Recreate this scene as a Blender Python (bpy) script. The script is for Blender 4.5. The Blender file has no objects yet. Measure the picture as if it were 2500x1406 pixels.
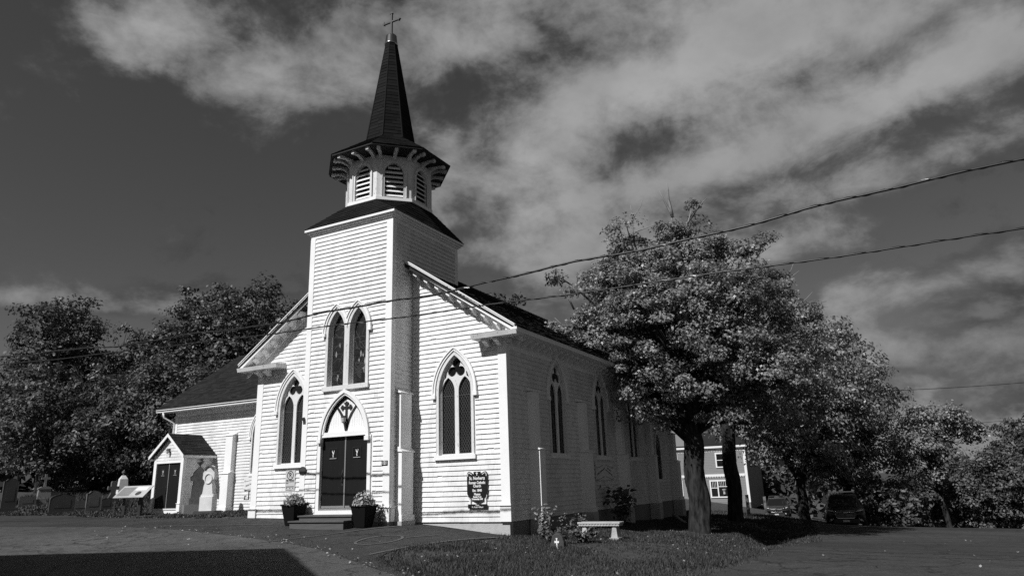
import bpy, bmesh, math, random
import numpy as np
from mathutils import Vector, Matrix, geometry

# ------------------------------------------------------------------ camera, light, exposure
scene = bpy.context.scene
COL = scene.collection
R = math.radians
YAW, PITCH, ROLL = R(-27.537), R(15.615), R(-1.898)
fw = Vector((math.sin(YAW)*math.cos(PITCH), math.cos(YAW)*math.cos(PITCH), math.sin(PITCH)))
r0 = Vector((math.cos(YAW), -math.sin(YAW), 0)); u0 = r0.cross(fw)
rt = r0*math.cos(ROLL) + u0*math.sin(ROLL); up = -r0*math.sin(ROLL) + u0*math.cos(ROLL)
cam_d = bpy.data.cameras.new('camera'); cam = bpy.data.objects.new('camera', cam_d); COL.objects.link(cam)
M = Matrix((rt, up, -fw)).transposed().to_4x4(); M.translation = Vector((12.723, -16.468, 0.579))
cam.matrix_world = M
cam_d.sensor_width = 36.0; cam_d.lens = 1702.2/2500*36; cam_d.clip_end = 3000; cam_d.clip_start = .1
scene.camera = cam

LIGHT = Vector((.245, 1.0, -1.06)).normalized()
sun_d = bpy.data.lights.new('sun', 'SUN'); sun = bpy.data.objects.new('sun', sun_d); COL.objects.link(sun)
sun_d.energy = 5.0; sun_d.angle = R(.5); sun_d.color = (1, 1, 1)
sun.rotation_euler = LIGHT.to_track_quat('-Z', 'Y').to_euler(); sun.location = (0, -30, 40)

world = bpy.data.worlds.new('World'); world.cycles.sampling_method = 'MANUAL'; world.cycles.sample_map_resolution = 1024; scene.world = world; world.use_nodes = True
SKY_STRENGTH = .10
def build_world():
    nt = world.node_tree; N = nt.nodes; L = nt.links; N.clear()
    def nd(t, **k):
        n = N.new(t)
        for a, b in k.items(): setattr(n, a, b)
        return n
    def math_(op, a, b=None, clamp=False):
        n = nd('ShaderNodeMath', operation=op, use_clamp=clamp)
        for i, x in enumerate((a, b)):
            if x is None: continue
            if isinstance(x, (int, float)): n.inputs[i].default_value = x
            else: L.new(x, n.inputs[i])
        return n.outputs[0]
    def remap(x, a, b, c, d):
        n = nd('ShaderNodeMapRange', interpolation_type='SMOOTHSTEP'); L.new(x, n.inputs[0])
        for i, q in enumerate((a, b, c, d)): n.inputs[i+1].default_value = q
        return n.outputs[0]
    sky = nd('ShaderNodeTexSky', sky_type='NISHITA', sun_disc=False)
    sky.sun_elevation = math.asin(-LIGHT.z); sky.sun_rotation = math.atan2(-LIGHT.x, -LIGHT.y)
    sky.altitude = 50; sky.air_density = 1.0; sky.dust_density = .8; sky.ozone_density = 1.5
    sep = nd('ShaderNodeSeparateColor'); L.new(sky.outputs[0], sep.inputs[0])
    clear = math_('MINIMUM', math_('MULTIPLY', sep.outputs[0], SKY_K), 2.4)          # the red part of the sky: a red filter on black-and-white film
    tc = nd('ShaderNodeTexCoord'); sx = nd('ShaderNodeSeparateXYZ'); L.new(tc.outputs['Generated'], sx.inputs[0])
    zz = math_('ADD', math_('MAXIMUM', sx.outputs[2], 0.0), .10)
    px = math_('DIVIDE', sx.outputs[0], zz); py = math_('DIVIDE', sx.outputs[1], zz)
    cm = nd('ShaderNodeCombineXYZ'); L.new(px, cm.inputs[0]); L.new(py, cm.inputs[1])
    z2 = math_('ADD', math_('MAXIMUM', sx.outputs[2], 0.0), .38)
    cn = nd('ShaderNodeCombineXYZ'); L.new(sx.outputs[0], cn.inputs[0]); L.new(sx.outputs[1], cn.inputs[1]); L.new(math_('MULTIPLY', sx.outputs[2], 1.5), cn.inputs[2])
    def noise(scale, detail, rough, off, dist=0., sxy=(1, 1), rot=0):
        mp = nd('ShaderNodeMapping'); L.new(cn.outputs[0], mp.inputs[0])
        mp.inputs['Location'].default_value = (off[0], off[1], off[2] if len(off) > 2 else 0)
        mp.inputs['Scale'].default_value = (sxy[0], sxy[1], 1); mp.inputs['Rotation'].default_value = (0, 0, rot)
        n = nd('ShaderNodeTexNoise', noise_dimensions='3D'); L.new(mp.outputs[0], n.inputs['Vector'])
        n.inputs['Scale'].default_value = scale; n.inputs['Detail'].default_value = detail
        n.inputs['Roughness'].default_value = rough; n.inputs['Distortion'].default_value = dist
        return n.outputs[0]
    cover = None
    for (bx, by, rx, ry, rot, amp) in CLOUDS:
        mp = nd('ShaderNodeMapping', vector_type='TEXTURE'); L.new(cm.outputs[0], mp.inputs[0])
        mp.inputs['Location'].default_value = (bx, by, 0); mp.inputs['Rotation'].default_value = (0, 0, rot)
        mp.inputs['Scale'].default_value = (rx*1.45, ry*1.6, 1)
        ln = nd('ShaderNodeVectorMath', operation='LENGTH'); L.new(mp.outputs[0], ln.inputs[0])
        g = remap(ln.outputs['Value'], 0.0, 1.0, amp, 0.0)
        cover = g if cover is None else math_('ADD', cover, g)
    det = noise(7.5, 10, .61, (0, 0), .15)
    dens = math_('ADD', cover, math_('MULTIPLY', math_('SUBTRACT', det, .47), 2.3))
    alpha = remap(dens, .16, .60, 0.0, 1.0)
    shade = noise(6.0, 6, .55, (5.2, 8.3, 2.0), .2)
    bright = math_('ADD', remap(dens, .25, 1.15, CLOUD_LO, CLOUD_HI), math_('MULTIPLY', math_('SUBTRACT', shade, .5), CLOUD_VAR))
    bright = math_('MULTIPLY', math_('MAXIMUM', bright, .4), remap(sx.outputs[2], .03, .4, .80, 1.0))
    mx = nd('ShaderNodeMix', data_type='FLOAT'); L.new(alpha, mx.inputs[0]); L.new(clear, mx.inputs[2])
    L.new(bright, mx.inputs[3])
    bg = nd('ShaderNodeBackground'); L.new(mx.outputs[0], bg.inputs[0]); bg.inputs[1].default_value = SKY_STRENGTH
    out = nd('ShaderNodeOutputWorld'); L.new(bg.outputs[0], out.inputs[0])
SKY_K = .47
CLOUD_LO, CLOUD_HI, CLOUD_VAR = .95, 3.3, 3.4
CLOUDS = [
 # cloud layer blobs: x, y on the layer plane, radii, rotation, amount
 (-1.0, .90, .27, .15, .35, .62), (-1.08, .66, .24, .13, .4, .42), (-.70, .96, .30, .20, .2, .62), (-.52, 1.02, .25, .16, .2, .35),
 (-.62, 1.40, .38, .19, .05, .72), (-.26, 1.33, .45, .20, -.1, .72), (.06, 1.26, .40, .18, -.1, .60), (.02, 1.08, .5, .15, .1, .35),
 (-.50, 1.80, .40, .19, -.2, .60), (-.05, 1.69, .45, .17, -.2, .66), (.30, 1.60, .35, .14, -.2, .66), (.12, 2.02, .62, .17, -.15, .62),
 (-.9, 1.62, .3, .2, .1, .45), (.42, 1.42, .35, .2, 0, .35), (-.75, 2.15, .4, .3, .1, .6), (-.15, 2.45, .5, .22, -.1, .4),
 (-1.06, 1.98, .30, .25, .2, .62), (-1.05, 2.5, .5, .45, .2, .55), (-.5, 2.35, .5, .3, .1, .35),
 (.34, 3.05, .65, .34, -.1, .72), (.30, 3.9, 1.1, .6, -.1, .62), (.6, 5.2, 2.0, 1.1, 0, .55), (-1.2, 4.2, 1.2, .8, 0, .4),
 (-2.40, 1.66, .62, .26, 1.0, .66), (-2.75, 1.25, .4, .15, 1.0, .42), (-1.9, 2.0, .4, .2, 1.0, .35),
 (.4, -1.9, .5, .35, .4, .55), (-2.2, -1.2, .5, .35, .3, .5),
]
build_world()
scene.view_settings.view_transform = 'Standard'; scene.view_settings.look = 'None'
scene.view_settings.exposure = 0; scene.view_settings.gamma = 1; scene.view_settings.use_curve_mapping = False
scene.render.engine = 'CYCLES'
scene.cycles.max_bounces = 6; scene.cycles.diffuse_bounces = 3; scene.cycles.glossy_bounces = 3
scene.cycles.use_denoising = False
rng = random.Random(7); NR = np.random.default_rng(11)

# ------------------------------------------------------------------ materials (all neutral: the photograph is black and white)
MATS = {}
def mat(name, base, rough=.7, var=0., scale=6., namt=0., bump=0., bscale=30., island=0., spec=.5, metal=0., coord='Object', stretch=(1, 1, 1), trans=0., dirt=0., chip=0.):
    m = bpy.data.materials.new(name); m.use_nodes = True; nt = m.node_tree; N = nt.nodes; L = nt.links
    b = N['Principled BSDF']; out = N['Material Output']
    b.inputs['Roughness'].default_value = rough; b.inputs['Metallic'].default_value = metal
    b.inputs['Specular IOR Level'].default_value = spec
    tc = N.new('ShaderNodeTexCoord'); mp = N.new('ShaderNodeMapping'); L.new(tc.outputs[coord], mp.inputs[0])
    mp.inputs['Scale'].default_value = stretch
    val = None
    def M_(op, a, b2):
        n = N.new('ShaderNodeMath'); n.operation = op
        for i, x in enumerate((a, b2)):
            if isinstance(x, (int, float)): n.inputs[i].default_value = x
            else: L.new(x, n.inputs[i])
        return n.outputs[0]
    val = N.new('ShaderNodeValue'); val.outputs[0].default_value = base; val = val.outputs[0]
    if namt:
        n = N.new('ShaderNodeTexNoise'); L.new(mp.outputs[0], n.inputs['Vector']); n.inputs['Scale'].default_value = scale
        n.inputs['Detail'].default_value = 6; n.inputs['Roughness'].default_value = .62
        val = M_('MULTIPLY', val, M_('ADD', M_('MULTIPLY', M_('SUBTRACT', n.outputs[0], .5), 2*namt), 1.0))
    if island:
        g = N.new('ShaderNodeNewGeometry')
        val = M_('MULTIPLY', val, M_('ADD', M_('MULTIPLY', M_('SUBTRACT', g.outputs['Random Per Island'], .5), 2*island), 1.0))
    if dirt:        # grime patches with a shape of their own
        n = N.new('ShaderNodeTexNoise'); L.new(mp.outputs[0], n.inputs['Vector']); n.inputs['Scale'].default_value = 1.3
        n.inputs['Detail'].default_value = 8; n.inputs['Roughness'].default_value = .7
        r = N.new('ShaderNodeMapRange'); L.new(n.outputs[0], r.inputs[0]); r.inputs[1].default_value = .48; r.inputs[2].default_value = .75
        r.inputs[3].default_value = 1.0; r.inputs[4].default_value = 1.0 - dirt
        val = M_('MULTIPLY', val, r.outputs[0])
    if chip:        # flaked paint
        n = N.new('ShaderNodeTexNoise'); L.new(mp.outputs[0], n.inputs['Vector']); n.inputs['Scale'].default_value = 22
        n.inputs['Detail'].default_value = 4; n.inputs['Roughness'].default_value = .6
        r = N.new('ShaderNodeMapRange'); L.new(n.outputs[0], r.inputs[0]); r.inputs[1].default_value = .62; r.inputs[2].default_value = .66
        r.inputs[3].default_value = 1.0; r.inputs[4].default_value = 1.0 - chip
        val = M_('MULTIPLY', val, r.outputs[0])
    L.new(val, b.inputs['Base Color'])
    if bump:
        n = N.new('ShaderNodeTexNoise'); L.new(mp.outputs[0], n.inputs['Vector']); n.inputs['Scale'].default_value = bscale
        n.inputs['Detail'].default_value = 5
        bp = N.new('ShaderNodeBump'); bp.inputs['Strength'].default_value = bump; bp.inputs['Distance'].default_value = .02
        L.new(n.outputs[0], bp.inputs['Height']); L.new(bp.outputs[0], b.inputs['Normal'])
    if trans:
        t = N.new('ShaderNodeBsdfTranslucent'); L.new(val, t.inputs[0]); mx = N.new('ShaderNodeMixShader'); mx.inputs[0].default_value = trans
        L.new(b.outputs[0], mx.inputs[1]); L.new(t.outputs[0], mx.inputs[2]); L.new(mx.outputs[0], out.inputs[0])
    MATS[name] = m; return m
mat('white_shingle', .70, .6, namt=.06, scale=9, island=.09, bump=.15, bscale=40, dirt=.22, stretch=(1, 1, .5))
mat('white_trim', .83, .5, namt=.04, scale=5, bump=.08, bscale=60, dirt=.10)
mat('worn_trim', .66, .65, namt=.10, scale=7, bump=.2, bscale=50, dirt=.25, chip=.5, stretch=(1, 1, .4))
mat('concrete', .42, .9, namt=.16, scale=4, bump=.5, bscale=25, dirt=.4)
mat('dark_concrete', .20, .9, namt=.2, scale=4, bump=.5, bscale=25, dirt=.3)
mat('roof_shingle', .0135, .85, island=.55, namt=.3, scale=2, bump=.4, bscale=90, spec=.25)
mat('roof_deck', .02, .9)
mat('spire_shingle', .0065, .9, island=.6, namt=.3, scale=2, spec=.15)
mat('moss', .05, .95, island=.4)
mat('glass', .012, .06, namt=.3, scale=3, bump=.03, bscale=6, spec=.6)
mat('stained_glass', .02, .12, namt=.8, scale=9, bump=.06, bscale=12)
mat('glass_piece', .30, .3)
mat('lead', .10, .5, metal=.3)
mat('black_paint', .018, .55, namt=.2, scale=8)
mat('door_paint', .008, .6, spec=.22, namt=.3, scale=3, bump=.1, bscale=20, stretch=(4, 4, .4), dirt=.2, chip=.0)
mat('metal_strip', .5, .35, metal=.7)
mat('bright_metal', .55, .22, metal=1.)
mat('dark_metal', .05, .5, metal=.6)
mat('sign_black', .012, .35)
mat('sign_white', .8, .5)
mat('sign_grey', .50, .5)
mat('banner', .70, .5)
mat('wood_step', .085, .8, namt=.35, scale=6, bump=.4, bscale=20, stretch=(.4, 3, 3), chip=.0, dirt=.3)
mat('pot', .006, .8, namt=.2, spec=.12)
mat('soil', .02, .95, bump=.5)
mat('leaf', .19, .42, island=.6, trans=.22, spec=.42)
mat('leaf_dark', .080, .5, island=.6, trans=.28, spec=.45)
mat('leaf_far', .095, .55, island=.65, trans=.25, spec=.4)
mat('leaf_pale', .16, .4, island=.5, trans=.2, spec=.5)
mat('flower', .38, .6, island=.3, trans=.2)
mat('bark', .026, .95, namt=2.3, scale=11, bump=1.0, bscale=16, stretch=(1, 1, .22), spec=.2)
mat('bark_pale', .20, .9, namt=.3, scale=6, bump=.6, bscale=14, stretch=(1, 1, .25))
mat('granite', .20, .6, namt=.2, scale=40, bump=.1, dirt=.2)
mat('granite_dark', .055, .45, namt=.3, scale=40, dirt=.2)
mat('granite_mid', .11, .8, namt=.4, scale=12, bump=.4, bscale=30, dirt=.4)
mat('marble', .68, .6, namt=.12, scale=5, bump=.2, dirt=.35)
mat('wire', .015, .45)
mat('wire_wrap', .06, .3, metal=.6)
mat('house_shingle', .22, .8, island=.15, namt=.1)
mat('house_white', .75, .5)
mat('car_paint', .025, .2, spec=.6)
mat('car_silver', .3, .3, metal=.6)
mat('tyre', .015, .9)
mat('lamp_glass', .5, .1)
mat('post_wood', .14, .85, namt=.3, scale=5, bump=.4, stretch=(1, 1, .2))
mat('paint_line', .085, .9, namt=.5, scale=6, dirt=.5)
mat('stone_dark', .045, .8, namt=.3, bump=.4)
mat('pvc', .35, .5)

def ground_mats():
    # lawn soil / thatch
    m = mat('lawn', .038, .95, namt=.5, scale=1.6, bump=.8, bscale=18, dirt=.35)
    # asphalt with pale aggregate, cracks and a worn older patch
    def asphalt(name, base):
        m = bpy.data.materials.new(name); m.use_nodes = True; nt = m.node_tree; N = nt.nodes; L = nt.links; b = N['Principled BSDF']
        tc = N.new('ShaderNodeTexCoord')
        def nz(s, d, rg, st=(1, 1, 1)):
            mp = N.new('ShaderNodeMapping'); L.new(tc.outputs['Object'], mp.inputs[0]); mp.inputs['Scale'].default_value = st
            n = N.new('ShaderNodeTexNoise'); L.new(mp.outputs[0], n.inputs['Vector']); n.inputs['Scale'].default_value = s
            n.inputs['Detail'].default_value = d; n.inputs['Roughness'].default_value = rg; return n.outputs[0]
        def M_(op, a, c, cl=False):
            n = N.new('ShaderNodeMath'); n.operation = op; n.use_clamp = cl
            for i, x in enumerate((a, c)):
                if isinstance(x, (int, float)): n.inputs[i].default_value = x
                else: L.new(x, n.inputs[i])
            return n.outputs[0]
        big = nz(.22, 5, .6, (.5, 1, 1)); mid = nz(3.0, 8, .75); fine = nz(28, 4, .8)
        vo = N.new('ShaderNodeTexVoronoi'); vo.feature = 'DISTANCE_TO_EDGE'; vo.inputs['Scale'].default_value = .35
        wv = N.new('ShaderNodeVectorMath'); wv.operation = 'MULTIPLY_ADD'
        nn = N.new('ShaderNodeTexNoise'); L.new(tc.outputs['Object'], nn.inputs['Vector']); nn.inputs['Scale'].default_value = 1.2; nn.inputs['Detail'].default_value = 5
        L.new(nn.outputs['Color'], wv.inputs[0]); wv.inputs[1].default_value = (1.6, 1.6, 1.6); L.new(tc.outputs['Object'], wv.inputs[2]); L.new(wv.outputs[0], vo.inputs['Vector'])
        crack = N.new('ShaderNodeMapRange'); L.new(vo.outputs[0], crack.inputs[0]); crack.inputs[1].default_value = 0; crack.inputs[2].default_value = .018
        crack.inputs[3].default_value = .35; crack.inputs[4].default_value = 1
        v = M_('MULTIPLY', base, M_('ADD', M_('MULTIPLY', M_('SUBTRACT', big, .5), 2.0), 1.0))
        v = M_('MULTIPLY', v, M_('ADD', M_('MULTIPLY', M_('SUBTRACT', mid, .5), 1.8), 1.0))
        v = M_('MULTIPLY', v, M_('ADD', M_('MULTIPLY', M_('SUBTRACT', fine, .5), 3.4), 1.0))
        v = M_('MULTIPLY', v, crack.outputs[0])
        L.new(v, b.inputs['Base Color']); b.inputs['Roughness'].default_value = .88; b.inputs['Specular IOR Level'].default_value = .3
        bp = N.new('ShaderNodeBump'); bp.inputs['Strength'].default_value = .6; bp.inputs['Distance'].default_value = .01
        L.new(fine, bp.inputs['Height']); L.new(bp.outputs[0], b.inputs['Normal']); MATS[name] = m
    asphalt('asphalt', .029); asphalt('road_asphalt', .038); asphalt('old_asphalt', .062)
ground_mats()

# ------------------------------------------------------------------ helpers
def tag(o, label=None, cat=None, group=None, kind=None):
    for k, v in (('label', label), ('category', cat), ('group', group), ('kind', kind)):
        if v: o[k] = v
    return o
def thing(name, loc, label, cat, group=None):
    e = bpy.data.objects.new(name, None); COL.objects.link(e); e.location = loc; e.empty_display_size = .2
    return tag(e, label, cat, group)
def wloc(o):
    v = Vector((0, 0, 0))
    while o is not None:
        v += o.location; o = o.parent
    return v
def link(name, me, material, parent=None, loc=None):
    o = bpy.data.objects.new(name, me); COL.objects.link(o)
    if material and not me.materials: me.materials.append(MATS[material])
    if parent is not None:
        o.parent = parent
        o.location = (Vector(loc) if loc is not None else Vector((0, 0, 0))) - wloc(parent)
    elif loc is not None: o.location = loc
    return o
class Fr:
    def __init__(s, O, U, W): s.O = Vector(O); s.U = Vector(U).normalized(); s.W = Vector(W).normalized()
    def p(s, u, w, z): q = s.O + s.U*u + s.W*w; return (q.x, q.y, q.z + z)
WORLD = Fr((0, 0, 0), (1, 0, 0), (0, 1, 0))
class MB:
    def __init__(s): s.v = []; s.f = []
    def add(s, vs, fs):
        n = len(s.v); s.v += [tuple(x) for x in vs]; s.f += [tuple(i+n for i in f) for f in fs]; return s
    def box(s, fr, a, b, c, d, e, f):
        vs = [fr.p(u, w, z) for z in (e, f) for w in (c, d) for u in (a, b)]
        return s.add(vs, [(0, 2, 3, 1), (4, 5, 7, 6), (0, 1, 5, 4), (2, 6, 7, 3), (0, 4, 6, 2), (1, 3, 7, 5)])
    def plate(s, fr, outline, holes, w0, w1):
        polys = [outline] + list(holes); flat = [p for q in polys for p in q]; n = len(flat)
        tris = geometry.tessellate_polygon([[Vector((p[0], p[1], 0)) for p in q] for q in polys])
        vs = [fr.p(p[0], w1, p[1]) for p in flat] + [fr.p(p[0], w0, p[1]) for p in flat]
        fs = [t for t in tris] + [(t[2]+n, t[1]+n, t[0]+n) for t in tris]
        k = 0
        for q in polys:
            m = len(q)
            for i in range(m): a, b = k+i, k+(i+1) % m; fs.append((a, b, b+n, a+n))
            k += m
        return s.add(vs, fs)
    def prism(s, pts, d):           # closed 3D polygon swept along d
        n = len(pts); d = Vector(d); vs = [Vector(p) for p in pts]; vs += [p+d for p in vs]
        fs = [tuple(range(n-1, -1, -1)), tuple(range(n, 2*n))] + [(i, (i+1) % n, (i+1) % n+n, i+n) for i in range(n)]
        return s.add(vs, fs)
    def hexa(s, bot, top):
        n = len(bot)
        return s.add(list(bot)+list(top), [tuple(range(n-1, -1, -1)), tuple(range(n, 2*n))] + [(i, (i+1) % n, (i+1) % n+n, i+n) for i in range(n)])
    def tube(s, pts, rad, n=6, cap=True):
        P = [Vector(p) for p in pts]; m = len(P); rs = rad if isinstance(rad, (list, tuple)) else [rad]*m
        vs = []; ref = None
        for i in range(m):
            t = (P[min(i+1, m-1)]-P[max(i-1, 0)]).normalized()
            if ref is None: ref = Vector((0, 0, 1)) if abs(t.z) < .9 else Vector((1, 0, 0))
            a = t.cross(ref).normalized(); b = a.cross(t).normalized(); ref = b
            vs += [P[i] + (a*math.cos(2*math.pi*k/n) + b*math.sin(2*math.pi*k/n))*rs[i] for k in range(n)]
        fs = [(i*n+k, i*n+(k+1) % n, (i+1)*n+(k+1) % n, (i+1)*n+k) for i in range(m-1) for k in range(n)]
        if cap: fs += [tuple(range(n-1, -1, -1)), tuple(range((m-1)*n, m*n))]
        return s.add(vs, fs)
    def lathe(s, c, prof, n=12):    # prof: (radius, z)
        vs = [(c[0]+r*math.cos(2*math.pi*k/n), c[1]+r*math.sin(2*math.pi*k/n), c[2]+z) for r, z in prof for k in range(n)]
        m = len(prof); fs = [(i*n+k, i*n+(k+1) % n, (i+1)*n+(k+1) % n, (i+1)*n+k) for i in range(m-1) for k in range(n)]
        fs += [tuple(range(n-1, -1, -1)), tuple(range((m-1)*n, m*n))]
        return s.add(vs, fs)
    def mesh(s, name, smooth=False):
        me = bpy.data.meshes.new(name); me.from_pydata(s.v, [], s.f)
        if smooth: me.polygons.foreach_set('use_smooth', [True]*len(me.polygons))
        me.update(); return me
    def build(s, name, material, parent=None, smooth=False, bevel=0):
        me = s.mesh(name, smooth)
        o = link(name, me, material, parent)
        if parent is not None: o.location = -wloc(parent)
        if bevel:
            md = o.modifiers.new('bevel', 'BEVEL'); md.width = bevel; md.segments = 2; md.limit_method = 'ANGLE'
        return o
def quick(name, vs, fs_flat, nper, material, parent=None, smooth=False, kind=None):
    """numpy verts (n,3), faces (m,nper)"""
    me = bpy.data.meshes.new(name); m = len(fs_flat)
    me.vertices.add(len(vs)); me.vertices.foreach_set('co', np.asarray(vs, np.float32).ravel())
    me.loops.add(m*nper); me.loops.foreach_set('vertex_index', np.asarray(fs_flat, np.int32).ravel())
    me.polygons.add(m); me.polygons.foreach_set('loop_start', np.arange(0, m*nper, nper, dtype=np.int32))
    me.update(calc_edges=True)
    if smooth: me.polygons.foreach_set('use_smooth', [True]*m)
    o = link(name, me, material, parent)
    if parent is not None: o.location = -wloc(parent)
    if kind: o['kind'] = kind
    return o
def text_mesh(body, size, fr, u, z, w, align='CENTER', bold=.0, depth=.002, narrow=1.0, rot=0.):
    cu = bpy.data.curves.new('text', 'FONT'); cu.body = body; cu.size = size; cu.align_x = align; cu.align_y = 'CENTER'
    cu.extrude = depth; cu.offset = bold; cu.resolution_u = 2
    o = bpy.data.objects.new('text', cu); COL.objects.link(o)
    dg = bpy.context.evaluated_depsgraph_get(); me = bpy.data.meshes.new_from_object(o.evaluated_get(dg))
    bpy.data.objects.remove(o); mb = MB(); c, s = math.cos(rot), math.sin(rot)
    vs = [fr.p(u + (v.co.x*c - v.co.y*s)*narrow, w + v.co.z, z + v.co.x*s + v.co.y*c) for v in me.vertices]
    mb.add(vs, [tuple(p.vertices) for p in me.polygons]); return mb
def arc_c(a, h): return (h*h-a*a)/(2*a)
def arch(c, Rr, n=8):
    """pointed arch from left spring over the apex to right spring; arc centres at +-c, radius Rr"""
    ang = math.acos(c/Rr) if Rr > c else 0; P = []
    for i in range(n+1):
        t = math.pi - (math.pi-(math.pi-ang))*i/n
        P.append((c+Rr*math.cos(t), Rr*math.sin(t)))
    return P + [(-x, z) for x, z in reversed(P[:-1])]
def lancet_poly(uc, zb, zs, a, h, t=0., n=8, drop=None):
    c = arc_c(a, h); Rr = c+a+t; P = [(uc+x, zs+z) for x, z in arch(c, Rr, n)]
    z0 = zb if drop is None else drop
    if z0 > zs:
        x = math.sqrt(max(Rr*Rr-(z0-zs)**2, 0))-c; P = [(uc-x, z0)] + [p for p in P if p[1] > z0+.002] + [(uc+x, z0)]; return P
    return [(P[0][0], z0)] + P + [(P[-1][0], z0)]

# ------------------------------------------------------------------ terrain
CP = np.array([(-1.7, -1.2, -.53), (.3, -.3, -.48), (3.4, .8, -.82), (-6.6, .8, -.28), (-4, -.6, -.40), (3.9, 6, -.95), (3.9, 10, -1.05), (4, 16, -1.2),
 (-16, 6.5, -.30), (-20, 6, -.32), (-31, 9, -.31), (-31, 11, -.30), (-37, 9.3, -.17), (-42, 13.5, .11), (-37, 16.5, .12), (-50, 20, .6), (-60, 30, 1.3), (-40, 35, .9), (-20, 30, 0), (-10, 24, -.3),
 (-12, -6, -.62), (-25, 0, -.5), (-40, 0, -.4), (-2, -8, -.85), (4, -6, -.95), (8, -7, -1.02), (12.7, -16.5, -1.0), (-5, -20, -.95), (-30, -20, -.8), (25, -20, -1.2), (14, -4, -1.12), (10, -3.3, -1.1),
 (10.3, 6.4, -1.35), (10, 16, -1.75), (10, 26, -2.1), (16, 8, -1.5), (17, 26, -2.3), (6.2, 1.5, -.95), (5.6, -1.1, -.92), (6, 10.8, -1.42), (4.8, 26, -1.6), (5.2, 30.5, -1.85), (0, 40, -1.9), (-3, 61, -2.25),
 (12, 36, -3.0), (16, 40, -3.4), (22, 48, -4.4), (15, 60, -5.5), (30, 40, -4), (30, 10, -2.0)])
def _U(r2): return np.where(r2 > 1e-9, r2*np.log(np.maximum(r2, 1e-9)), 0)
def _tps():
    n = len(CP); X = CP[:, :2]; K = _U(((X[:, None]-X[None])**2).sum(-1)) + np.eye(n)*.6
    Pm = np.c_[np.ones(n), X]; A = np.zeros((n+3, n+3)); A[:n, :n] = K; A[:n, n:] = Pm; A[n:, :n] = Pm.T
    return np.linalg.solve(A, np.r_[CP[:, 2], 0, 0, 0])
TW = _tps(); DITCH = np.array([(8.5, .8), (8.7, 5.5), (8.2, 12), (7.4, 19)])
def gz(x, y):
    x = np.atleast_1d(np.asarray(x, float)); y = np.atleast_1d(np.asarray(y, float)); sh = x.shape; x = x.ravel(); y = y.ravel()
    xc = np.clip(x, -75, 45); yc = np.clip(y, -35, 80)
    z = np.zeros_like(x)
    for i in range(0, len(x), 20000):
        q = slice(i, i+20000)
        d2 = (xc[q, None]-CP[:, 0])**2 + (yc[q, None]-CP[:, 1])**2
        z[q] = _U(d2)@TW[:len(CP)] + TW[-3] + TW[-2]*xc[q] + TW[-1]*yc[q]
    dist = np.full_like(x, 1e9); par = np.zeros_like(x); cum = 0; tot = np.linalg.norm(np.diff(DITCH, axis=0), axis=1).sum()
    for a, b in zip(DITCH[:-1], DITCH[1:]):
        ab = b-a; l2 = ab@ab; t = np.clip(((x-a[0])*ab[0]+(y-a[1])*ab[1])/l2, 0, 1)
        d = np.hypot(x-a[0]-t*ab[0], y-a[1]-t*ab[1]); m = d < dist; dist[m] = d[m]; par[m] = (cum + t[m]*np.sqrt(l2))/tot; cum += np.sqrt(l2)
    z -= .48*np.exp(-(dist/.85)**2)*np.clip(par*4, .15, 1)*np.clip((1-par)*4, 0, 1)
    far = np.clip((np.hypot(x, y-10)-80)/150, 0, 1); z = z*(1-far) + (-3)*far
    return z.reshape(sh)
def g1(x, y): return float(gz(x, y)[0])
def grid(xs, ys, off):
    X, Y = np.meshgrid(xs, ys); Z = gz(X.ravel(), Y.ravel()).reshape(X.shape) + off
    V = np.c_[X.ravel(), Y.ravel(), Z.ravel()]; nx, ny = len(xs), len(ys)
    i = (np.arange(ny-1)[:, None]*nx + np.arange(nx-1)).ravel()
    return V, np.c_[i, i+1, i+nx+1, i+nx]
xs = np.r_[np.linspace(-900, -70, 14), np.arange(-65, -14, 1.2), np.arange(-13, 22, .4), np.arange(22.5, 60, 2.5), np.linspace(65, 900, 14)]
ys = np.r_[np.linspace(-500, -40, 10), np.arange(-35, -9, 1.5), np.arange(-8, 34, .4), np.arange(34.5, 90, 2.0), np.linspace(95, 1500, 16)]
V, F = grid(xs, ys, 0)
tag(quick('ground', V, F, 4, 'lawn', smooth=True), kind='structure')

def inside_poly(P, x, y):
    P = np.asarray(P); c = np.zeros(x.shape, bool); n = len(P)
    for i in range(n):
        x1, y1 = P[i]; x2, y2 = P[(i+1) % n]
        m = ((y1 > y) != (y2 > y)); xi = (x2-x1)*(y-y1)/((y2-y1) if y2 != y1 else 1e-9)+x1
        c ^= m & (x < xi)
    return c
def drape(name, poly, step, off, material):
    P = np.asarray(poly, float); lo, hi = P.min(0), P.max(0)
    xs = np.arange(lo[0]-step, hi[0]+2*step, step); ys = np.arange(lo[1]-step, hi[1]+2*step, step)
    V, F = grid(xs, ys, off); C = V[F].mean(1); F = F[inside_poly(P, C[:, 0], C[:, 1])]
    used, inv = np.unique(F, return_inverse=True); V = V[used]; F = inv.reshape(F.shape)
    e = np.sort(np.concatenate([F[:, [0, 1]], F[:, [1, 2]], F[:, [2, 3]], F[:, [3, 0]]]), 1)
    eu, cnt = np.unique(e, axis=0, return_counts=True); bd = np.unique(eu[cnt == 1])
    for i in bd:
        best = (1e9, None)
        for a, b in zip(P, np.roll(P, -1, 0)):
            ab = b-a; t = np.clip(((V[i, :2]-a)@ab)/(ab@ab), 0, 1); q = a+t*ab; d = np.hypot(*(V[i, :2]-q))
            if d < best[0]: best = (d, q)
        if best[0] < step*1.2: V[i, :2] = best[1] + NR.normal(0, .015, 2)
    V[:, 2] = gz(V[:, 0], V[:, 1]) + off
    return quick(name, V, F, 4, material, smooth=True)
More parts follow.
